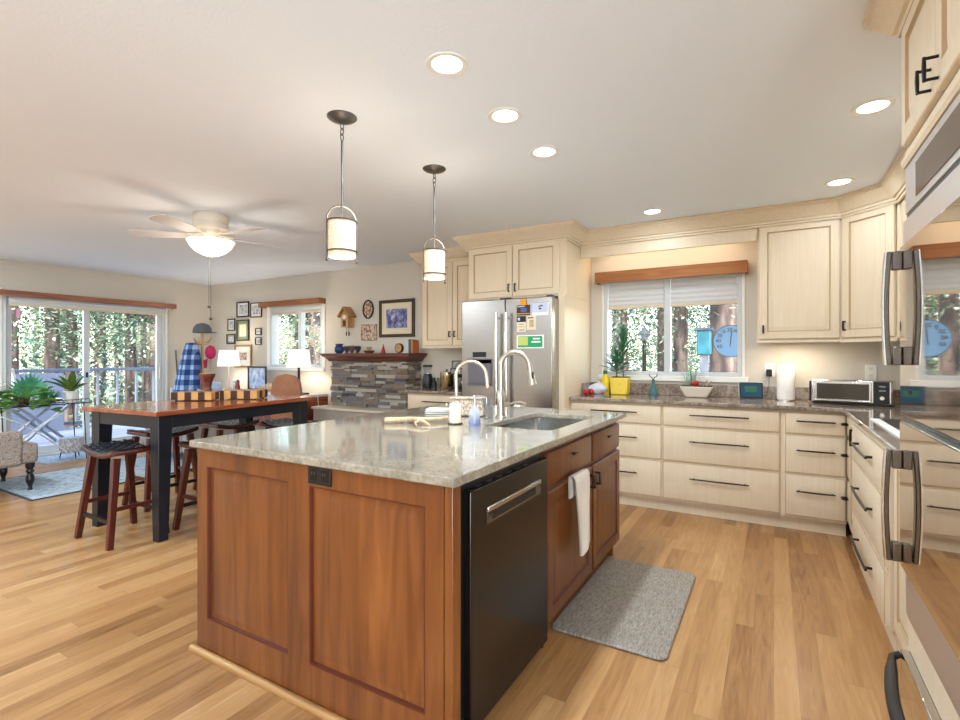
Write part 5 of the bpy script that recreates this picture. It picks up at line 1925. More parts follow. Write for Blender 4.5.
# ================================================================== DINING TABLE + STOOLS
tb = thing('counter_height_table', 'black counter-height table with glossy brown wood top', 'table', (-4.1, 2.6, 0))
tx0, tx1, ty0_, ty1_ = -4.47, -3.575, 1.825, 3.29
MB().box(tx0, tx1, ty0_, ty1_, .868, .90).build('tabletop', TABLEWOOD, tb, bev=.004)
m = MB()
a = .05
m.box(tx0 + a, tx1 - a, ty0_ + a, ty0_ + a + .022, .775, .867).box(tx0 + a, tx1 - a, ty1_ - a - .022, ty1_ - a, .775, .867)
m.box(tx0 + a, tx0 + a + .022, ty0_ + a, ty1_ - a, .775, .867).box(tx1 - a - .022, tx1 - a, ty0_ + a, ty1_ - a, .775, .867)
m.build('apron', NAVY, tb)
for cx_ in (tx0 + .095, tx1 - .095):
    for cy_ in (ty0_ + .095, ty1_ - .095):
        sx_ = 1 if cx_ > -4.1 else -1
        sy_ = 1 if cy_ > 2.6 else -1
        t_, b_ = .050, .034
        ox, oy = cx_ + sx_ * (t_ - b_) * .8, cy_ + sy_ * (t_ - b_) * .8
        MB().hexa([(ox - b_, oy - b_, 0), (ox + b_, oy - b_, 0), (ox + b_, oy + b_, 0), (ox - b_, oy + b_, 0)], [(cx_ - t_, cy_ - t_, .866), (cx_ + t_, cy_ - t_, .866), (cx_ + t_, cy_ + t_, .866), (cx_ - t_, cy_ + t_, .866)]).build('leg', NAVY, tb, bev=.003)

tb.rotation_euler = (0, 0, D(4.7))
tb.location = (-4.162, 2.554, 0)


def make_stool():
    r = thing('bar_stool', '', 'stool', (0, 0, 0), 'stools around the counter-height table')
    W, Dp, SZ = .43, .32, .605
    fx_, fy_ = .225, .18
    tx_, ty_ = .165, .115
    for sx_ in (-1, 1):
        for sy_ in (-1, 1):
            MB().bar((sx_ * fx_, sy_ * fy_, .0), (sx_ * tx_, sy_ * ty_, SZ - .02), .036, .036, w2=.044).build('leg', CHERRY_D, r, bev=.003)

    def at(z):
        t = z / (SZ - .02)
        return fx_ + (tx_ - fx_) * t, fy_ + (ty_ - fy_) * t
    for sy_ in (-1, 1):
        x_, y_ = at(.17)
        MB().bar((-x_, sy_ * y_, .17), (x_, sy_ * y_, .17), .018, .026).build('stretcher', BLACKM, r)
    for sx_ in (-1, 1):
        x_, y_ = at(.25)
        MB().bar((sx_ * x_, -y_, .25), (sx_ * x_, y_, .25), .018, .026).build('stretcher', CHERRY_D, r)
    # saddle frame rails
    m = MB()
    for sy_ in (-1, 1):
        pts = [(-W / 2 + W * i / 12, sy_ * (Dp / 2 - .014), SZ - .012 + .035 * (2 * i / 12 - 1) ** 2) for i in range(13)]
        m.tube(pts, .018, 8)
    for sx_ in (-1, 1):
        m.tube([(sx_ * (W / 2 - .012), -Dp / 2 + .01, SZ + .018), (sx_ * (W / 2 - .012), Dp / 2 - .01, SZ + .018)], .017, 8)
    m.build('seat_frame', CHERRY_D, r)
    m = MB()
    nx, ny_ = 13, 9
    for i in range(nx):
        for j in range(ny_):
            x0_, x1_ = -W / 2 + W * i / nx, -W / 2 + W * (i + 1) / nx
            y0_, y1_ = -Dp / 2 + Dp * j / ny_, -Dp / 2 + Dp * (j + 1) / ny_
            up = .004 if (i + j) % 2 else -.001
            b = len(m.v)
            zf = lambda x: SZ + .008 + .035 * (2 * x / W) ** 2
            g = .0015
            cxx, cyy = (x0_ + x1_) / 2, (y0_ + y1_) / 2
            for (x, y, dz) in ((x0_ + g, y0_ + g, 0), (x1_ - g, y0_ + g, 0), (x1_ - g, y1_ - g, 0), (x0_ + g, y1_ - g, 0), (x0_ + .008, y0_ + .008, .005), (x1_ - .008, y0_ + .008, .005), (x1_ - .008, y1_ - .008, .005), (x0_ + .008, y1_ - .008, .005)):
                m.v.append((x, y, zf(x) + up + dz))
            for k in range(4):
                m.face([b + k, b + (k + 1) % 4, b + 4 + (k + 1) % 4, b + 4 + k])
            m.face([b + 4, b + 5, b + 6, b + 7])
    # underside
    for i in range(nx):
        x0_, x1_ = -W / 2 + W * i / nx, -W / 2 + W * (i + 1) / nx
        b = len(m.v)
        z0_, z1_ = SZ - .004 + .035 * (2 * x0_ / W) ** 2, SZ - .004 + .035 * (2 * x1_ / W) ** 2
        m.v += [(x0_, -Dp / 2, z0_), (x1_, -Dp / 2, z1_), (x1_, Dp / 2, z1_), (x0_, Dp / 2, z0_)]
        m.face([b + 3, b + 2, b + 1, b])
        for sy_, o in ((-1, 0), (1, 1)):
            c = len(m.v)
            m.v += [(x0_, sy_ * Dp / 2, z0_), (x1_, sy_ * Dp / 2, z1_), (x1_, sy_ * Dp / 2, z1_ + .014), (x0_, sy_ * Dp / 2, z0_ + .014)]
            m.face([c, c + 1, c + 2, c + 3] if sy_ < 0 else [c + 3, c + 2, c + 1, c])
    m.build('seat', LEATHER, r, smooth=60)
    return r


st = make_stool()
SP = [(-3.995, 1.815, 0, 'woven leather saddle stool tucked at the near short end of the table'),
      (-3.62, 2.30, 90, 'woven leather saddle stool on the table side facing the island, half hidden by it'),
      (-4.62, 2.42, 90, 'woven leather saddle stool on the window side of the table, nearer one'),
      (-4.60, 3.02, 90, 'woven leather saddle stool on the window side of the table, farther one'),
      (-4.06, 3.30, 0, 'woven leather saddle stool under the far end of the table')]
for i, (x, y, a, lab) in enumerate(SP):
    s_ = st if i == 0 else copy_tree(st)
    s_.location = (x, y, 0)
    s_.rotation_euler = (0, 0, D(a))
    s_['label'] = lab

# boards on table
TZ = .9005
DKW = mat('dark_walnut', srgb(64, 34, 22), .3)
MPL = mat('maple_block', srgb(196, 148, 90), .4)


def board(cx_, cy_, L, W_, rz, label, h=.072, nx=6, ny_=4):
    r = thing('cutting_board', label, 'cutting board', (cx_, cy_, TZ), 'end-grain boards on the table')
    m = MB()
    R_ = Matrix.Rotation(rz, 3, 'Z')
    for i in range(nx):
        for j in range(ny_):
            px, py = -L / 2 + L * (i + .5) / nx, -W_ / 2 + W_ * (j + .5) / ny_
            q = R_ @ Vector((px, py, 0))
            m.obox((cx_ + q.x, cy_ + q.y, TZ + .008 + (h - .008) / 2), (L / nx, W_ / ny_, h - .008), rz, m=(i + j) % 2)
    m.build('blocks', [DKW, MPL], r, smooth=0)
    m = MB()
    for sx_, sy_ in ((-1, -1), (1, -1), (1, 1), (-1, 1)):
        q = R_ @ Vector((sx_ * (L / 2 - .03), sy_ * (W_ / 2 - .03), 0))
        m.lathe((cx_ + q.x, cy_ + q.y, TZ), [(.012, 0), (.012, .0078)], 10)
    m.build('foot', BLACK, r)
    return r


board(-4.27, 2.53, .34, .24, D(30), 'nearer checkered end-grain cutting board on the table')
board(-4.06, 2.80, .34, .22, D(30), 'farther checkered end-grain cutting board on the table', .076)
r = thing('wooden_hourglass_vase', 'two-tone brown waisted wooden vase behind the cutting boards', 'vase', (-4.47, 2.72, TZ))
m = MB()
prof = [(.052, 0), (.058, .01), (.040, .06), (.036, .09), (.044, .14), (.068, .20), (.070, .215), (.062, .215)]
b = len(m.v)
m.lathe((-4.47, 2.72, TZ), prof, 6)
m.build('vase_body', [wood('vase_red_wood', srgb(80, 34, 24), srgb(110, 52, 38), srgb(132, 70, 50))], r, smooth=0)
MB().lathe((-4.47, 2.72, TZ + .2152), [(.064, 0), (.058, .003)], 6).build('rim', LTWOOD, r, smooth=0)

# ================================================================== DESK CORNER
dk = thing('corner_desk', 'long brown desk with pale top along the back wall under the photos', 'desk', (-6.3, 4.6, 0))
MB().box(-7.7, -5.14, 4.28, 4.80, .745, .775).build('desktop', DESKTOP, dk, bev=.004)
MB().box(-5.16, -5.14, 4.30, 4.79, 0, .744).build('side_panel', TABLEWOOD, dk)
MB().box(-7.68, -7.66, 4.30, 4.79, 0, .744).build('side_panel', TABLEWOOD, dk)
MB().box(-7.66, -5.16, 4.77, 4.79, .25, .744).build('back_panel', TABLEWOOD, dk)
ped = MB().box(-5.62, -5.161, 4.32, 4.765, .1, .744).build('pedestal', TABLEWOOD, dk)
for k in range(3):
    d_ = MB().box(-5.60, -5.18, 4.30, 4.3185, .13 + k * .2, .31 + k * .2).build('drawer', TABLEWOOD, dk, bev=.003)
    MB().tube([(-5.44, 4.299, .22 + k * .2), (-5.44, 4.28, .22 + k * .2)], .01, 10).build('knob', BRONZE, d_)
cord_mb = MB().tube([(-5.45, 4.66, .781), (-5.2, 4.62, .781), (-5.125, 4.60, .775), (-5.118, 4.61, .6), (-5.11, 4.66, .4), (-5.10, 4.70, .2), (-5.10, 4.72, .006), (-5.12, 4.76, .006)], .005, 6)


def table_lamp(x, y, z, base_m, label, slim):
    r = thing('table_lamp', label, 'table lamp', (x, y, z), 'table lamps on the desk')
    MB().lathe((x, y, z), [(.075, 0), (.075, .012), (.02, .02)], 24).build('base', base_m, r)
    m = MB().tube([(x, y, z + .02), (x, y, z + .40)], .010 if slim else .017, 10)
    m.build('stem', base_m, r)
    MB().lathe((x, y, z + .355), [(.157, 0), (.156, .002), (.130, .235), (.128, .235), (.154, .004)], 32, cap=False).build('lamp_shade', SHADE, r)
    l = bpy.data.lights.new('lamp_bulb', 'POINT')
    l.energy = 8
    l.color = (1, .88, .70)
    l.shadow_soft_size = .05
    o = bpy.data.objects.new('lamp_bulb', l)
    o.location = (x, y, z + .47)
    C.objects.link(o)
    return r


table_lamp(-7.07, 4.64, .7755, NICKEL, 'lit white-shade table lamp in front of the low orange frame', True)
lp = table_lamp(-5.53, 4.64, .7755, BLACKM, 'lit cream-shade table lamp in front of the small window', False)
cord_mb.build('cord', CORD, lp)
frame('photo_frame', 'large blue portrait photo in dark frame standing on the desk', -6.74, -6.32, .776, 1.13, 4.74, BROWNP, PAPERB, PHOTO4, .025, .0)
frame('photo_frame', 'small photo frame beside the large blue portrait on the desk', -6.93, -6.77, .776, .93, 4.62, WCER, PAPER, PHOTO1, .012, .0)
tag(MB().lathe((-6.74, 4.56, .776), [(.03, 0), (.035, .05), (.02, .1), (.024, .13), (.01, .16)], 12).build('red_figurine', mat('dusty_red', srgb(150, 60, 54), .5)), 'small red figurine between the two desk photos', 'figurine')
r = thing('wicker_ball', 'tan woven ball ornament right of the large desk photo', 'ornament', (-6.19, 4.66, .776))
MB().ball((-6.18, 4.66, .776 + .062), .06, 16).ball((-6.27, 4.60, .776 + .042), .04, 14).build('balls', mat('tan_weave', srgb(186, 160, 128), .8, bump=(90, .8, .01)), r)
tag(MB().obox((-7.50, 4.42, .776 + .085), (.30, .06, .17), D(8)).build('grey_box', GREYBOX, bev=.03), 'pale blue-grey rounded box at the left end of the desk', 'box')
tag(MB().obox((-6.98, 4.36, .776 + .065), (.30, .06, .13), D(4)).build('grey_box', GREYBOX, bev=.03), 'pale blue-grey rounded box below the left table lamp', 'box')
tag(MB().obox((-5.35, 4.5, .776 + .012), (.2, .14, .02), D(15)).build('notebook', BLACK, bev=.003), 'small black notebook near the right table lamp base', 'notebook')

# tan chair
r = thing('desk_chair', 'tan leather chair with rounded back in front of the desk', 'chair', (-4.9, 4.0, 0))
m = MB()
poly = [(-.20, 0), (.20, 0), (.21, .30), (.19, .43), (.12, .50), (0, .52), (-.12, .50), (-.19, .43), (-.21, .30)]
m.prismf((-4.90, 3.95, .50), Vector((.864, .503, 0)).normalized(), Z3, [(a * .86, b_ * 1.1) for a, b_ in poly], .06)
m.build('backrest', TANL, r, bev=.015)
MB().obox((-4.85, 4.14, .44), (.44, .40, .08), D(-25)).build('seat', TANL, r, bev=.02)
for dx, dy in ((-.17, -.15), (.17, -.15), (.17, .15), (-.17, .15)):
    MB().bar((-4.85 + dx * 1.15, 4.14 + dy * 1.1, 0), (-4.85 + dx, 4.14 + dy, .40), .03).build('leg', WHITE, r)
# grey upholstered chair behind the table
r = thing('upholstered_chair', 'low grey upholstered armchair behind the dining table', 'armchair', (-6.4, 3.7, 0))
MB().box(-6.75, -6.05, 3.45, 4.15, .12, .42).build('seat', SOFA, r, bev=.03)
MB().box(-6.75, -6.05, 3.35, 3.49, .12, .66).build('backrest', SOFA, r, bev=.04)
MB().box(-6.87, -6.752, 3.36, 4.12, .12, .55).build('armrest', SOFA, r, bev=.04)
MB().box(-6.048, -5.93, 3.36, 4.12, .12, .55).build('armrest', SOFA, r, bev=.04)
for dx, dy in ((-6.8, 3.42), (-6.0, 3.42), (-6.8, 4.05), (-6.0, 4.05)):
    MB().box(dx - .02, dx + .02, dy - .02, dy + .02, 0, .12).build('leg', BLACK, r)

# coat stand
cs = thing('coat_stand', 'light wooden coat stand in the left corner holding caps and a shirt', 'coat stand', (-6.88, 4.12, 0))
cx_, cy_ = -6.88, 4.12
MB().tube([(cx_, cy_, .02), (cx_, cy_, 1.62)], .022, 10).build('pole', LTWOOD, cs)
for k in range(4):
    a_ = D(90 * k + 20)
    MB().bar((cx_, cy_, .10), (cx_ + .26 * math.cos(a_), cy_ + .26 * math.sin(a_), .0125), .025).build('foot', LTWOOD, cs)
    MB().tube([(cx_, cy_, 1.46 - .03 * (k % 2)), (cx_ + .11 * math.cos(a_), cy_ + .11 * math.sin(a_), 1.48 - .03 * (k % 2)), (cx_ + .14 * math.cos(a_), cy_ + .14 * math.sin(a_), 1.54 - .03 * (k % 2))], .010, 8).build('hook', LTWOOD, cs)
m = MB()
n1, n2 = 16, 28
b = len(m.v)
ox, oy = cx_ - .01, cy_ - .15
for i in range(n1 + 1):
    t = i / n1
    z_ = 1.46 - .83 * t
    base = .09 + .12 * t ** .7
    for k in range(n2):
        a_ = 2 * PI * k / n2
        rr_ = base * (1 + .13 * t * math.sin(5 * a_ + 3 * t))
        m.v.append((ox - .10 * t + rr_ * math.cos(a_), oy - .05 * t + rr_ * .55 * math.sin(a_), z_ + .03 * math.sin(2 * a_) * t))
for i in range(n1):
    for k in range(n2):
        m.face([b + i * n2 + (k + 1) % n2, b + i * n2 + k, b + (i + 1) * n2 + k, b + (i + 1) * n2 + (k + 1) % n2])
m.tube([(cx_ + .04, cy_ - .13, 1.42), (cx_ + .10, cy_ - .14, 1.25), (cx_ + .11, cy_ - .15, 1.02), (cx_ + .10, cy_ - .15, .84)], [.05, .055, .05, .055], 12)
sh = tag(m.build('plaid_shirt', PLAID), 'blue plaid shirt hanging from the coat stand', 'shirt')
r = thing('baseball_cap', 'grey baseball cap on top of the coat stand', 'cap', (cx_, cy_, 1.6))
MB().lathe((cx_, cy_, 1.60), [(.115, 0), (.118, .02), (.11, .07), (.08, .115), (.03, .135), (.004, .138)], 22, sx=1.12).build('crown', CAPGREY, r)
MB().prism([(cx_ + .06, cy_ - .10), (cx_ + .20, cy_ - .08), (cx_ + .25, cy_), (cx_ + .22, cy_ + .07), (cx_ + .08, cy_ + .10)], 1.598, 1.606).build('brim', BLACKM, r)
r = thing('pink_cap', 'pink cap hanging below the grey one on the coat stand', 'cap', (cx_ + .15, cy_, 1.25))
MB().ball((cx_ + .16, cy_ + .02, 1.33), .085, 16, sx=.9, sy=.8, sz=1.15).build('crown', PINK, r)
MB().prismf((cx_ + .13, cy_ - .03, 1.22), (1, 0, 0), (0, 0, 1), [(-.05, 0), (.05, .02), (.03, -.10), (-.03, -.11)], .006).build('brim', PINK, r)
# dustpan by the door
r = thing('dustpan', 'long-handled grey dustpan leaning on the wall beside the sliding door', 'dustpan', (-7.88, 4.44, 0))
MB().tube([(-7.86, 4.33, .80), (-7.93, 4.33, 1.37)], .012, 8).build('handle', GREYMET, r)
MB().box(-7.90, -7.83, 4.23, 4.43, .62, .80).build('pan', mat('pan_grey', srgb(176, 172, 166), .5), r, bev=.01)
MB().tube([(-7.87, 4.33, .62), (-7.80, 4.33, .0)], .010, 8).build('leg', GREYMET, r)

# ================================================================== LEFT SIDE
ac = thing('paisley_armchair', 'beige paisley armchair with turned dark legs at the left edge', 'armchair', (-6.5, 1.55, 0))
ax1 = -6.05
MB().box(-6.80, ax1 - .01, 1.35, 2.04, .262, .455).build('seat', PAISLEY, ac, bev=.03)
MB().box(ax1 - .12, ax1, 1.22, 1.925, .25, .575).build('armrest', PAISLEY, ac, bev=.03)
MB().box(-6.92, -6.80, 1.22, 1.925, .25, .575).build('armrest', PAISLEY, ac, bev=.03)
MB().box(-6.90, ax1 - .005, 1.12, 1.34, .25, .86).build('backrest', PAISLEY, ac, bev=.05)
for lx, ly in ((ax1 - .055, 1.985), (-6.76, 1.985), (ax1 - .07, 1.20), (-6.84, 1.20)):
    MB().lathe((lx, ly, 0), [(.016, 0), (.022, .01), (.014, .03), (.018, .05), (.032, .09), (.034, .13), (.020, .165), (.034, .185), (.022, .205), (.036, .225), (.036, .26)], 14).build('leg', BLACK, ac)

m = MB()
c0 = (-6.28, 3.0)
R_ = D(-6)
m.box(-6.86, -5.66, 1.86, 4.1, .001, .008)
tag(m.build('area_rug', [RUG]), 'blue-grey faded rug in front of the paisley armchair', 'rug')
m = MB()
for a in ((-6.88, -6.86, 1.84, 4.12), (-5.66, -5.64, 1.84, 4.12), (-6.86, -5.66, 1.84, 1.86), (-6.86, -5.66, 4.1, 4.12)):
    m.box(a[0], a[1], a[2], a[3], .001, .009)
o = bpy.data.objects['area_rug']
m.build('binding', RUGB, o)
m = MB()
m.box(-7.95, -7.40, 2.55, 3.6, .001, .009)
tag(m.build('door_mat', RUG), 'small blue-grey mat just inside the sliding door', 'mat')

# plant stand: wire table with four pots
ps = thing('plant_stand', 'black wire plant stand in front of the fixed door panel', 'plant stand', (-7.45, 2.5, 0))
m = MB()
x0_, x1_, y0_, y1_, zt_ = -7.68, -7.38, 2.05, 2.98, .70
for (p, q) in (((x0_, y0_), (x1_, y0_)), ((x1_, y0_), (x1_, y1_)), ((x1_, y1_), (x0_, y1_)), ((x0_, y1_), (x0_, y0_))):
    m.tube([(p[0], p[1], zt_), (q[0], q[1], zt_)], .007, 6)
    m.tube([(p[0], p[1], zt_ + .045), (q[0], q[1], zt_ + .045)], .004, 6)
for k in range(11):
    y_ = y0_ + (y1_ - y0_) * k / 10
    m.tube([(x0_, y_, zt_), (x1_, y_, zt_)], .003, 5)
for k in range(22):
    y_ = y0_ + (y1_ - y0_) * k / 21
    m.tube([(x1_, y_, zt_), (x1_, y_, zt_ + .045)], .002, 5)
m.build('tray', BLACKM, ps)
for lx, ly in ((x0_, y0_ + .1), (x1_, y0_ + .1), (x0_, y1_ - .06), (x1_, y1_ - .06)):
    MB().tube([(lx, ly, zt_), (lx - .01, ly + .02, .4), (lx + .005, ly + .03, 0.006)], .006, 6).build('leg', BLACKM, ps)
m = MB()
for q in (0, 1):
    pts = []
    for k in range(9):
        t = k / 8
        y_ = (2.12 + .62 * t) if q == 0 else (2.74 - .62 * t)
        pts.append((x1_ + .01 + .01 * q, y_, .62 - .50 * t + .05 * math.sin(PI * t)))
    for a, b_ in zip(pts, pts[1:]):
        m.bar(a, b_, .012, .045, up=(1, 0, 0))
m.build('cross_brace', mat('brace_white', srgb(206, 214, 220), .5), ps)


def broad_leaf(m, c, d, L, w, tiltz=0):
    leafblade(m, c, (c[0] + d[0] * L, c[1] + d[1] * L, c[2] + d[2] * L), w, .12, 6)


PZ = .7045
random.seed(21)
r = thing('potted_plant', 'leafy bright green trailing plant at the left end of the stand', 'plant', (-7.5, 2.2, PZ))
MB().lathe((-7.46, 2.34, PZ + .0), [(.07, 0), (.08, .06), (.085, .09)], 18).build('pot', BROWNP, r)
m = MB()
for k in range(60):
    a_ = random.uniform(0, 2 * PI)
    el = random.uniform(-.9, 1.1)
    rad = random.uniform(.08, .30)
    p = (-7.46 + math.cos(a_) * rad * .5 + .08, 2.34 + math.sin(a_) * rad, PZ + .08 + rad * math.sin(el) * .7)
    m.tube([(-7.46, 2.34, PZ + .08), ((p[0] - 7.46) / 2, (p[1] + 2.34) / 2, p[2] + .03), p], .002, 4)
    q = (math.cos(a_) * .6, math.sin(a_), random.uniform(-.5, .4))
    broad_leaf(m, p, q, random.uniform(.09, .13), random.uniform(.07, .10))
m.build('leaves', GREENL, r)
r = thing('fern_plant', 'teal-green fan-leaved plant spreading over the left of the stand', 'plant', (-7.55, 2.38, PZ))
MB().lathe((-7.60, 2.46, PZ), [(.05, 0), (.06, .08)], 16).build('pot', WCER, r)
m = MB()
for k in range(15):
    a_ = D(12 + 156 * k / 14)
    L = .34 * (1 - .15 * abs(k - 7) / 7)
    leafblade(m, (-7.60, 2.46, PZ + .10), (-7.56 + .03 * math.sin(k), 2.46 + math.cos(a_) * L * .75, PZ + .12 + math.sin(a_) * L * (.75)), .05, .05, 6, up=(1, 0, .3))
m.build('leaves', GREENT, r)
r = thing('succulent_bowl', 'low dark bowl of curly dark green foliage in the middle of the stand', 'plant', (-7.5, 2.62, PZ))
MB().lathe((-7.5, 2.60, PZ), [(.05, 0), (.09, .03), (.10, .055), (.095, .055)], 20).build('bowl', mat('plum_bowl', srgb(84, 52, 60), .3), r)
m = MB()
for k in range(70):
    a_ = random.uniform(0, 2 * PI)
    el = random.uniform(-.1, 1.3)
    L = random.uniform(.05, .14)
    leafblade(m, (-7.5 + .04 * math.cos(a_), 2.60 + .06 * math.sin(a_), PZ + .055), (-7.5 + math.cos(a_) * L * math.cos(el), 2.60 + math.sin(a_) * L * math.cos(el) * 1.5, PZ + .07 + L * math.sin(el)), .022, .3)
m.build('leaves', GREENT, r)
r = thing('rubber_plant', 'broad olive-leaved plant in a white pot at the right end of the stand', 'plant', (-7.5, 2.83, PZ))
MB().lathe((-7.5, 2.84, PZ), [(.055, 0), (.07, .02), (.078, .13), (.082, .14), (.074, .14)], 22).build('pot', WCER, r)
m = MB()
for k, (a_, el, L) in enumerate(((0, 1.3, .24), (60, .9, .22), (120, .7, .24), (200, .6, .30), (250, .35, .30), (300, .8, .22), (95, .35, .2), (270, .6, .26), (40, .45, .18), (170, 1.0, .2))):
    a_ = D(a_)
    leafblade(m, (-7.5, 2.84, PZ + .14), (-7.5 + math.cos(a_) * L * .6 * math.cos(el), 2.84 + math.sin(a_) * L * math.cos(el), PZ + .15 + L * math.sin(el)), .085, .18, 7)
m.build('leaves', GREENY, r)
r = thing('patterned_pot', 'low patterned white planter on the floor under the plant stand', 'planter', (-7.58, 2.88, .0))
MB().lathe((-7.60, 2.88, .08), [(.09, 0), (.12, .04), (.125, .16), (.13, .18), (.12, .18)], 22).build('pot_body', mat('patterned_white', srgb(214, 210, 206), .6, var=(40, srgb(150, 150, 160), 3, .1)), r)
m = MB()
for k in range(3):
    a_ = D(120 * k)
    m.tube([(-7.60 + .10 * math.cos(a_), 2.88 + .10 * math.sin(a_), .085), (-7.60 + .12 * math.cos(a_), 2.88 + .12 * math.sin(a_), 0.004)], .006, 6)
m.build('wire_foot', BLACKM, r)
r = thing('window_ornament', 'small pink ornament hanging at the top of the sliding door glass', 'ornament', (-7.93, 2.47, 1.8))
MB().tube([(-7.93, 2.468, 1.889), (-7.93, 2.468, 1.86)], .001, 5).build('string', CORD, r)
MB().lathe((-7.93, 2.468, 1.74), [(.012, 0), (.025, .03), (.018, .06), (.026, .09), (.008, .12)], 10).build('charm', mat('pale_pink', srgb(214, 150, 176), .5), r)

# ================================================================== OUTSIDE
gnd = MB().box(-60, 25, -20, 60, -1.3, -1.25)
struct(gnd.build('ground', GROUND, smooth=0))
dkk = MB()
dkk.box(-11.2, XL - .155, -1.0, 8.2, -.12, -.04)
struct(dkk.build('deck', DECK, smooth=0))
rl = thing('deck_railing', 'grey deck railing with pale square balusters beyond the sliding door', 'railing', (-11, 4, -.04))
MB().box(-11.06, -10.93, -1.0, 8.2, 1.0, 1.055).build('top_rail', RAIL, rl, bev=.005)
MB().box(-11.02, -10.97, -1.0, 8.2, .04, .09).build('bottom_rail', RAIL, rl)
y_ = 3.9
k = 0
while y_ < 8.1:
    MB().box(-11.012, -10.978, y_, y_ + .035, .09, 1.0).build('baluster', RAILW, rl)
    y_ += .33
MB().box(-11.05, -10.95, -.98, -.88, -.04, 1.0).box(-11.05, -10.95, 8.1, 8.2, -.04, 1.0).build('post', RAIL, rl)
tag(MB().box(-10.9, -10.86, -1.0, 4.0, -.04, .98).build('privacy_screen', mat('screen_grey', srgb(104, 110, 126), .6)), 'solid grey deck screen behind the plants, inside the railing', 'screen')
# folding lounge chair outside
r = thing('deck_chair', 'white x-framed folding deck chair outside the fixed door panel', 'chair', (-9.3, 3.1, -.04))
m = MB()
for xx in (-9.55, -9.05):
    m.tube([(xx, 2.78, .60), (xx, 3.1, .30), (xx, 3.42, -.02)], .022, 8)
    m.tube([(xx + .03, 3.42, .60), (xx + .03, 3.1, .30), (xx + .03, 2.78, -.02)], .022, 8)
m.build('x_legs', RAILW, r)
MB().obox((-9.3, 3.12, .62), (.52, .62, .03)).build('seat', mat('chair_sling', srgb(190, 186, 180), .8), r)
MB().obox((-9.3, 2.80, .86), (.52, .03, .50), 0, D(12)).build('backrest', MATS['chair_sling'], r)

# trees
random.seed(4)


def crown_mesh(seed, hgt, rad, n, leaf, lo):
    random.seed(seed)
    m = MB()
    for k in range(n):
        t = random.random() ** .8
        z = hgt * (lo + (1 - lo) * t)
        R0 = rad * (1 - t) ** .65 + .25
        a_ = random.uniform(0, 2 * PI)
        rr_ = R0 * math.sqrt(random.random())
        c = Vector((rr_ * math.cos(a_), rr_ * math.sin(a_), z - .25 * rr_))
        L = leaf * random.uniform(.6, 1.4)
        d = Vector((math.cos(a_) + random.uniform(-.6, .6), math.sin(a_) + random.uniform(-.6, .6), random.uniform(-.5, .35))).normalized()
        s = d.cross(Vector((random.uniform(-.4, .4), random.uniform(-.4, .4), 1))).normalized()
        w_ = L * .22
        b = len(m.v)
        p0, p1, p2 = c, c + d * L * .5, c + d * L
        m.v += [tuple(p0), tuple(p1 - s * w_), tuple(p2), tuple(p1 + s * w_)]
        m.face([b, b + 1, b + 2, b + 3])
    return m


protos = []
for s_, (hgt, rad, n, lf) in enumerate(((9, 2.2, 9000, .20), (11, 2.6, 10000, .22), (7.5, 2.2, 11000, .15))):
    r = thing('pine_tree', 'tree', 'tree', (0, 0, 0), 'pine trees outside')
    pts = [(0, 0, 0), (.05, .02, 3), (-.03, .05, 6), (0, 0, hgt + 1)]
    MB().tube(pts, [.28, .24, .20, .05], 12).build('trunk', BARK, r)
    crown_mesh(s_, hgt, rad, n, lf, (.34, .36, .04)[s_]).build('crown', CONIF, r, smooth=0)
    protos.append(r)
used = [False] * 3
TR = [
    # seen through the sliding door
    (-16.0, 4.85, 0, 'l1'), (-16.5, 5.80, 1, 'l2'), (-17.0, 6.42, 0, 'l3'), (-18, 8.45, 0, 'l5'), (-17.5, 8.70, 1, 'l6'), (-15.5, 7.9, 0, 'l7'),
    (-22, 6.6, 2, 'l8'), (-24, 8.8, 2, 'l9'), (-23, 11.0, 2, 'l10'), (-27, 13.5, 2, 'l11'), (-28, 10.5, 2, 'l12'), (-21.5, 9.0, 2, 'l13'),
    (-30, 12.6, 2, 'l14'), (-33, 11, 2, 'l15'), (-32, 15.5, 1, 'l16'), (-25.5, 11.4, 0, 'l17'),
    # through the small window
    (-13.2, 11.2, 2, 's1'), (-11.9, 10.6, 2, 's7'), (-16.0, 13.2, 2, 's2'), (-18.5, 16.0, 2, 's3'), (-15.2, 15.2, 2, 's4'), (-21, 18, 2, 's5'), (-24, 22, 2, 's6'),
    # through the kitchen window
    (-2.28, 9.0, 0, 'k1'), (-1.70, 9.3, 0, 'k2'), (-1.36, 9.2, 1, 'k3'), (-.70, 9.0, 1, 'k4'), (-4.4, 16.5, 2, 'k5'), (-2.9, 18, 2, 'k6'), (-1.3, 17.0, 2, 'k7'), (-5.6, 21, 2, 'k8'), (.2, 17.5, 2, 'k9'), (-3.4, 22.5, 2, 'k10'), (-2.2, 26, 2, 'k11')]
WHERE = {'l': 'seen through the sliding door', 's': 'seen through the small window', 'k': 'seen through the kitchen window'}
KIND = ['slender pine with airy crown', 'tall dense pine', 'short bushy pine']
cnt = {}
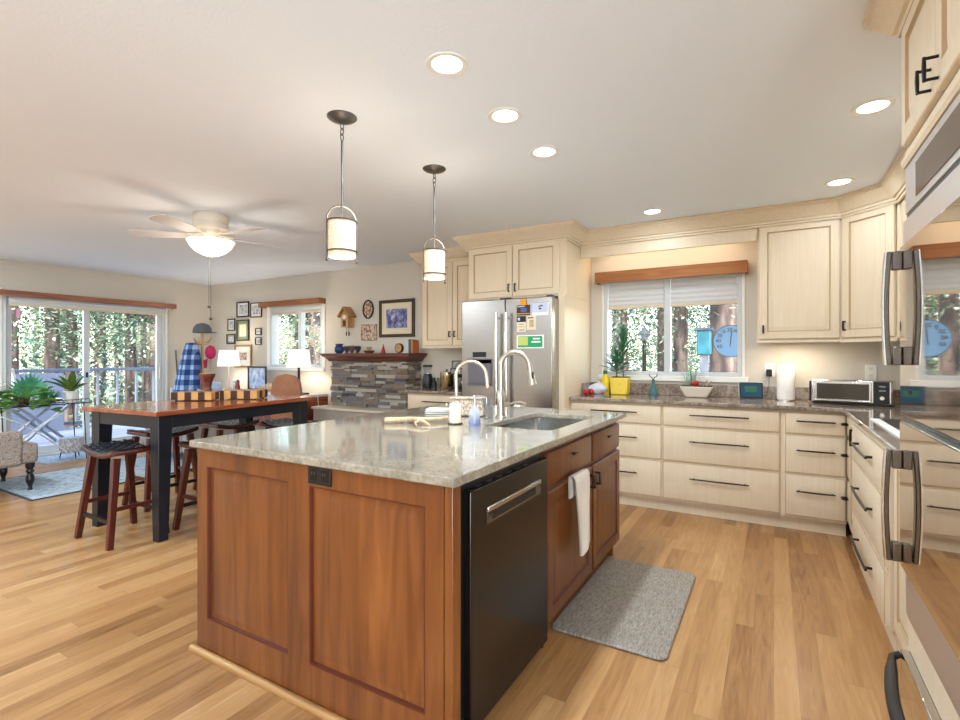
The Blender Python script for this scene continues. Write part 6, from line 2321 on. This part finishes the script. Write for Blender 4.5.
for x, y, p, key in TR:
    if not used[p]:
        o = protos[p]
        used[p] = True
    else:
        o = copy_tree(protos[p])
    o.location = (x, y, -1.25)
    sc = random.uniform(.9, 1.15)
    sxy = {'k1': .28, 'k2': .34, 'k3': .5, 'k4': .85}.get(key, sc * (.6 if key[0] == 'l' else .8))
    o.scale = (sxy, sxy, sc)
    o.rotation_euler = (0, 0, random.uniform(0, 6))
    cnt[key] = o
    dist = math.hypot(x, y)
    far = 'close' if dist < 14 else ('mid-distance' if dist < 19.5 else 'distant')
    o['label'] = '%s, %s, %s' % (KIND[p], far, WHERE[key[0]])
    o['group'] = '%s %s' % (KIND[p], WHERE[key[0]])
    special = {'k1': 'thin dark pine trunk behind the dracaena, outside the kitchen window', 'k2': 'slim pine just left of the kitchen window centre bar, outside', 'k3': 'pine trunk just right of the kitchen window centre bar, outside', 'k4': 'wide pine trunk behind the round thermometer outside the kitchen window'}
    if key in special:
        o['label'] = special[key]
        o['group'] = 'near trunks outside the kitchen window'
# low growth, uncountable
random.seed(9)
m = MB()
for k in range(22000):
    q = random.random()
    if q < .5:
        x, y = random.uniform(-34, -15), random.uniform(2, 20)
    elif q < .7:
        x, y = random.uniform(-24, -11), random.uniform(12, 24)
    else:
        x, y = random.uniform(-10, 2), random.uniform(13, 30)
    z = -1.25 + random.random() ** 1.8 * 3.2
    L = random.uniform(.12, .32)
    d = Vector((random.uniform(-1, 1), random.uniform(-1, 1), random.uniform(-.2, .8))).normalized()
    s = d.orthogonal().normalized()
    b = len(m.v)
    c = Vector((x, y, z))
    m.v += [tuple(c), tuple(c + d * L * .5 - s * L * .2), tuple(c + d * L), tuple(c + d * L * .5 + s * L * .2)]
    m.face([b, b + 1, b + 2, b + 3])
stuff(m.build('undergrowth', CONIF, smooth=0), 'pale sunlit undergrowth and branches filling the forest outside the windows', 'undergrowth')

# garden things beyond the kitchen window
r = thing('lamp_post', 'dark garden lamp post with pale cap outside the kitchen window', 'lamp post', (-1.9, 8.9, -1.25))
MB().tube([(-1.92, 8.9, -1.25), (-1.92, 8.9, 1.55)], .035, 10).build('post', BLACKM, r)
MB().lathe((-1.92, 8.9, 1.551), [(.07, 0), (.09, .10), (.13, .105), (.06, .17), (.01, .22)], 14).build('lantern', RAILW, r)
r = thing('bird_feeder', 'teal bird feeder on a white post outside the kitchen window', 'bird feeder', (-.95, 8.6, -1.25))
MB().box(-1.0, -.88, 8.55, 8.67, -1.25, 1.30).build('post', RAILW, r)
MB().box(-1.04, -.84, 8.5, 8.72, 1.301, 1.68).build('feeder_box', TEALB, r, bev=.02)
MB().box(-1.07, -.81, 8.47, 8.75, 1.681, 1.72).build('roof', MATS['deck_rail_grey'], r)
r = thing('outdoor_thermometer', 'round blue outdoor dial thermometer mounted outside the kitchen window', 'thermometer', (-.34, 5.2, 1.41))
tcx, tcy, tcz = -.345, 5.2, 1.415
m = MB().tube([(tcx, tcy + .03, tcz), (tcx, tcy, tcz)], .15, 40)
m.build('case', mat('thermo_rim', srgb(70, 96, 130), .5), r)
dial = MB().tube([(tcx, tcy - .0005, tcz), (tcx, tcy - .004, tcz)], .142, 40).build('dial', DIAL, r)
MB().bar((tcx + .01, tcy - .008, tcz + .09), (tcx - .004, tcy - .008, tcz - .05), .006, .002).build('needle', BLACK, r)
for txt, ang in (('60', 208), ('40', 178), ('20', 150), ('0', 122), ('20', 94), ('40', 64), ('60', 36), ('80', 8), ('100', -22)):
    a_ = D(ang)
    textmesh('lettering', txt, .046, (tcx + .103 * math.cos(a_), tcy - .006, tcz + .103 * math.sin(a_)), (D(90), 0, 0), BLACK, dial)
MB().box(tcx + .12, tcx + .15, YB + .16, tcy + .03, tcz - .01, tcz + .01).build('bracket', BLACKM, r)
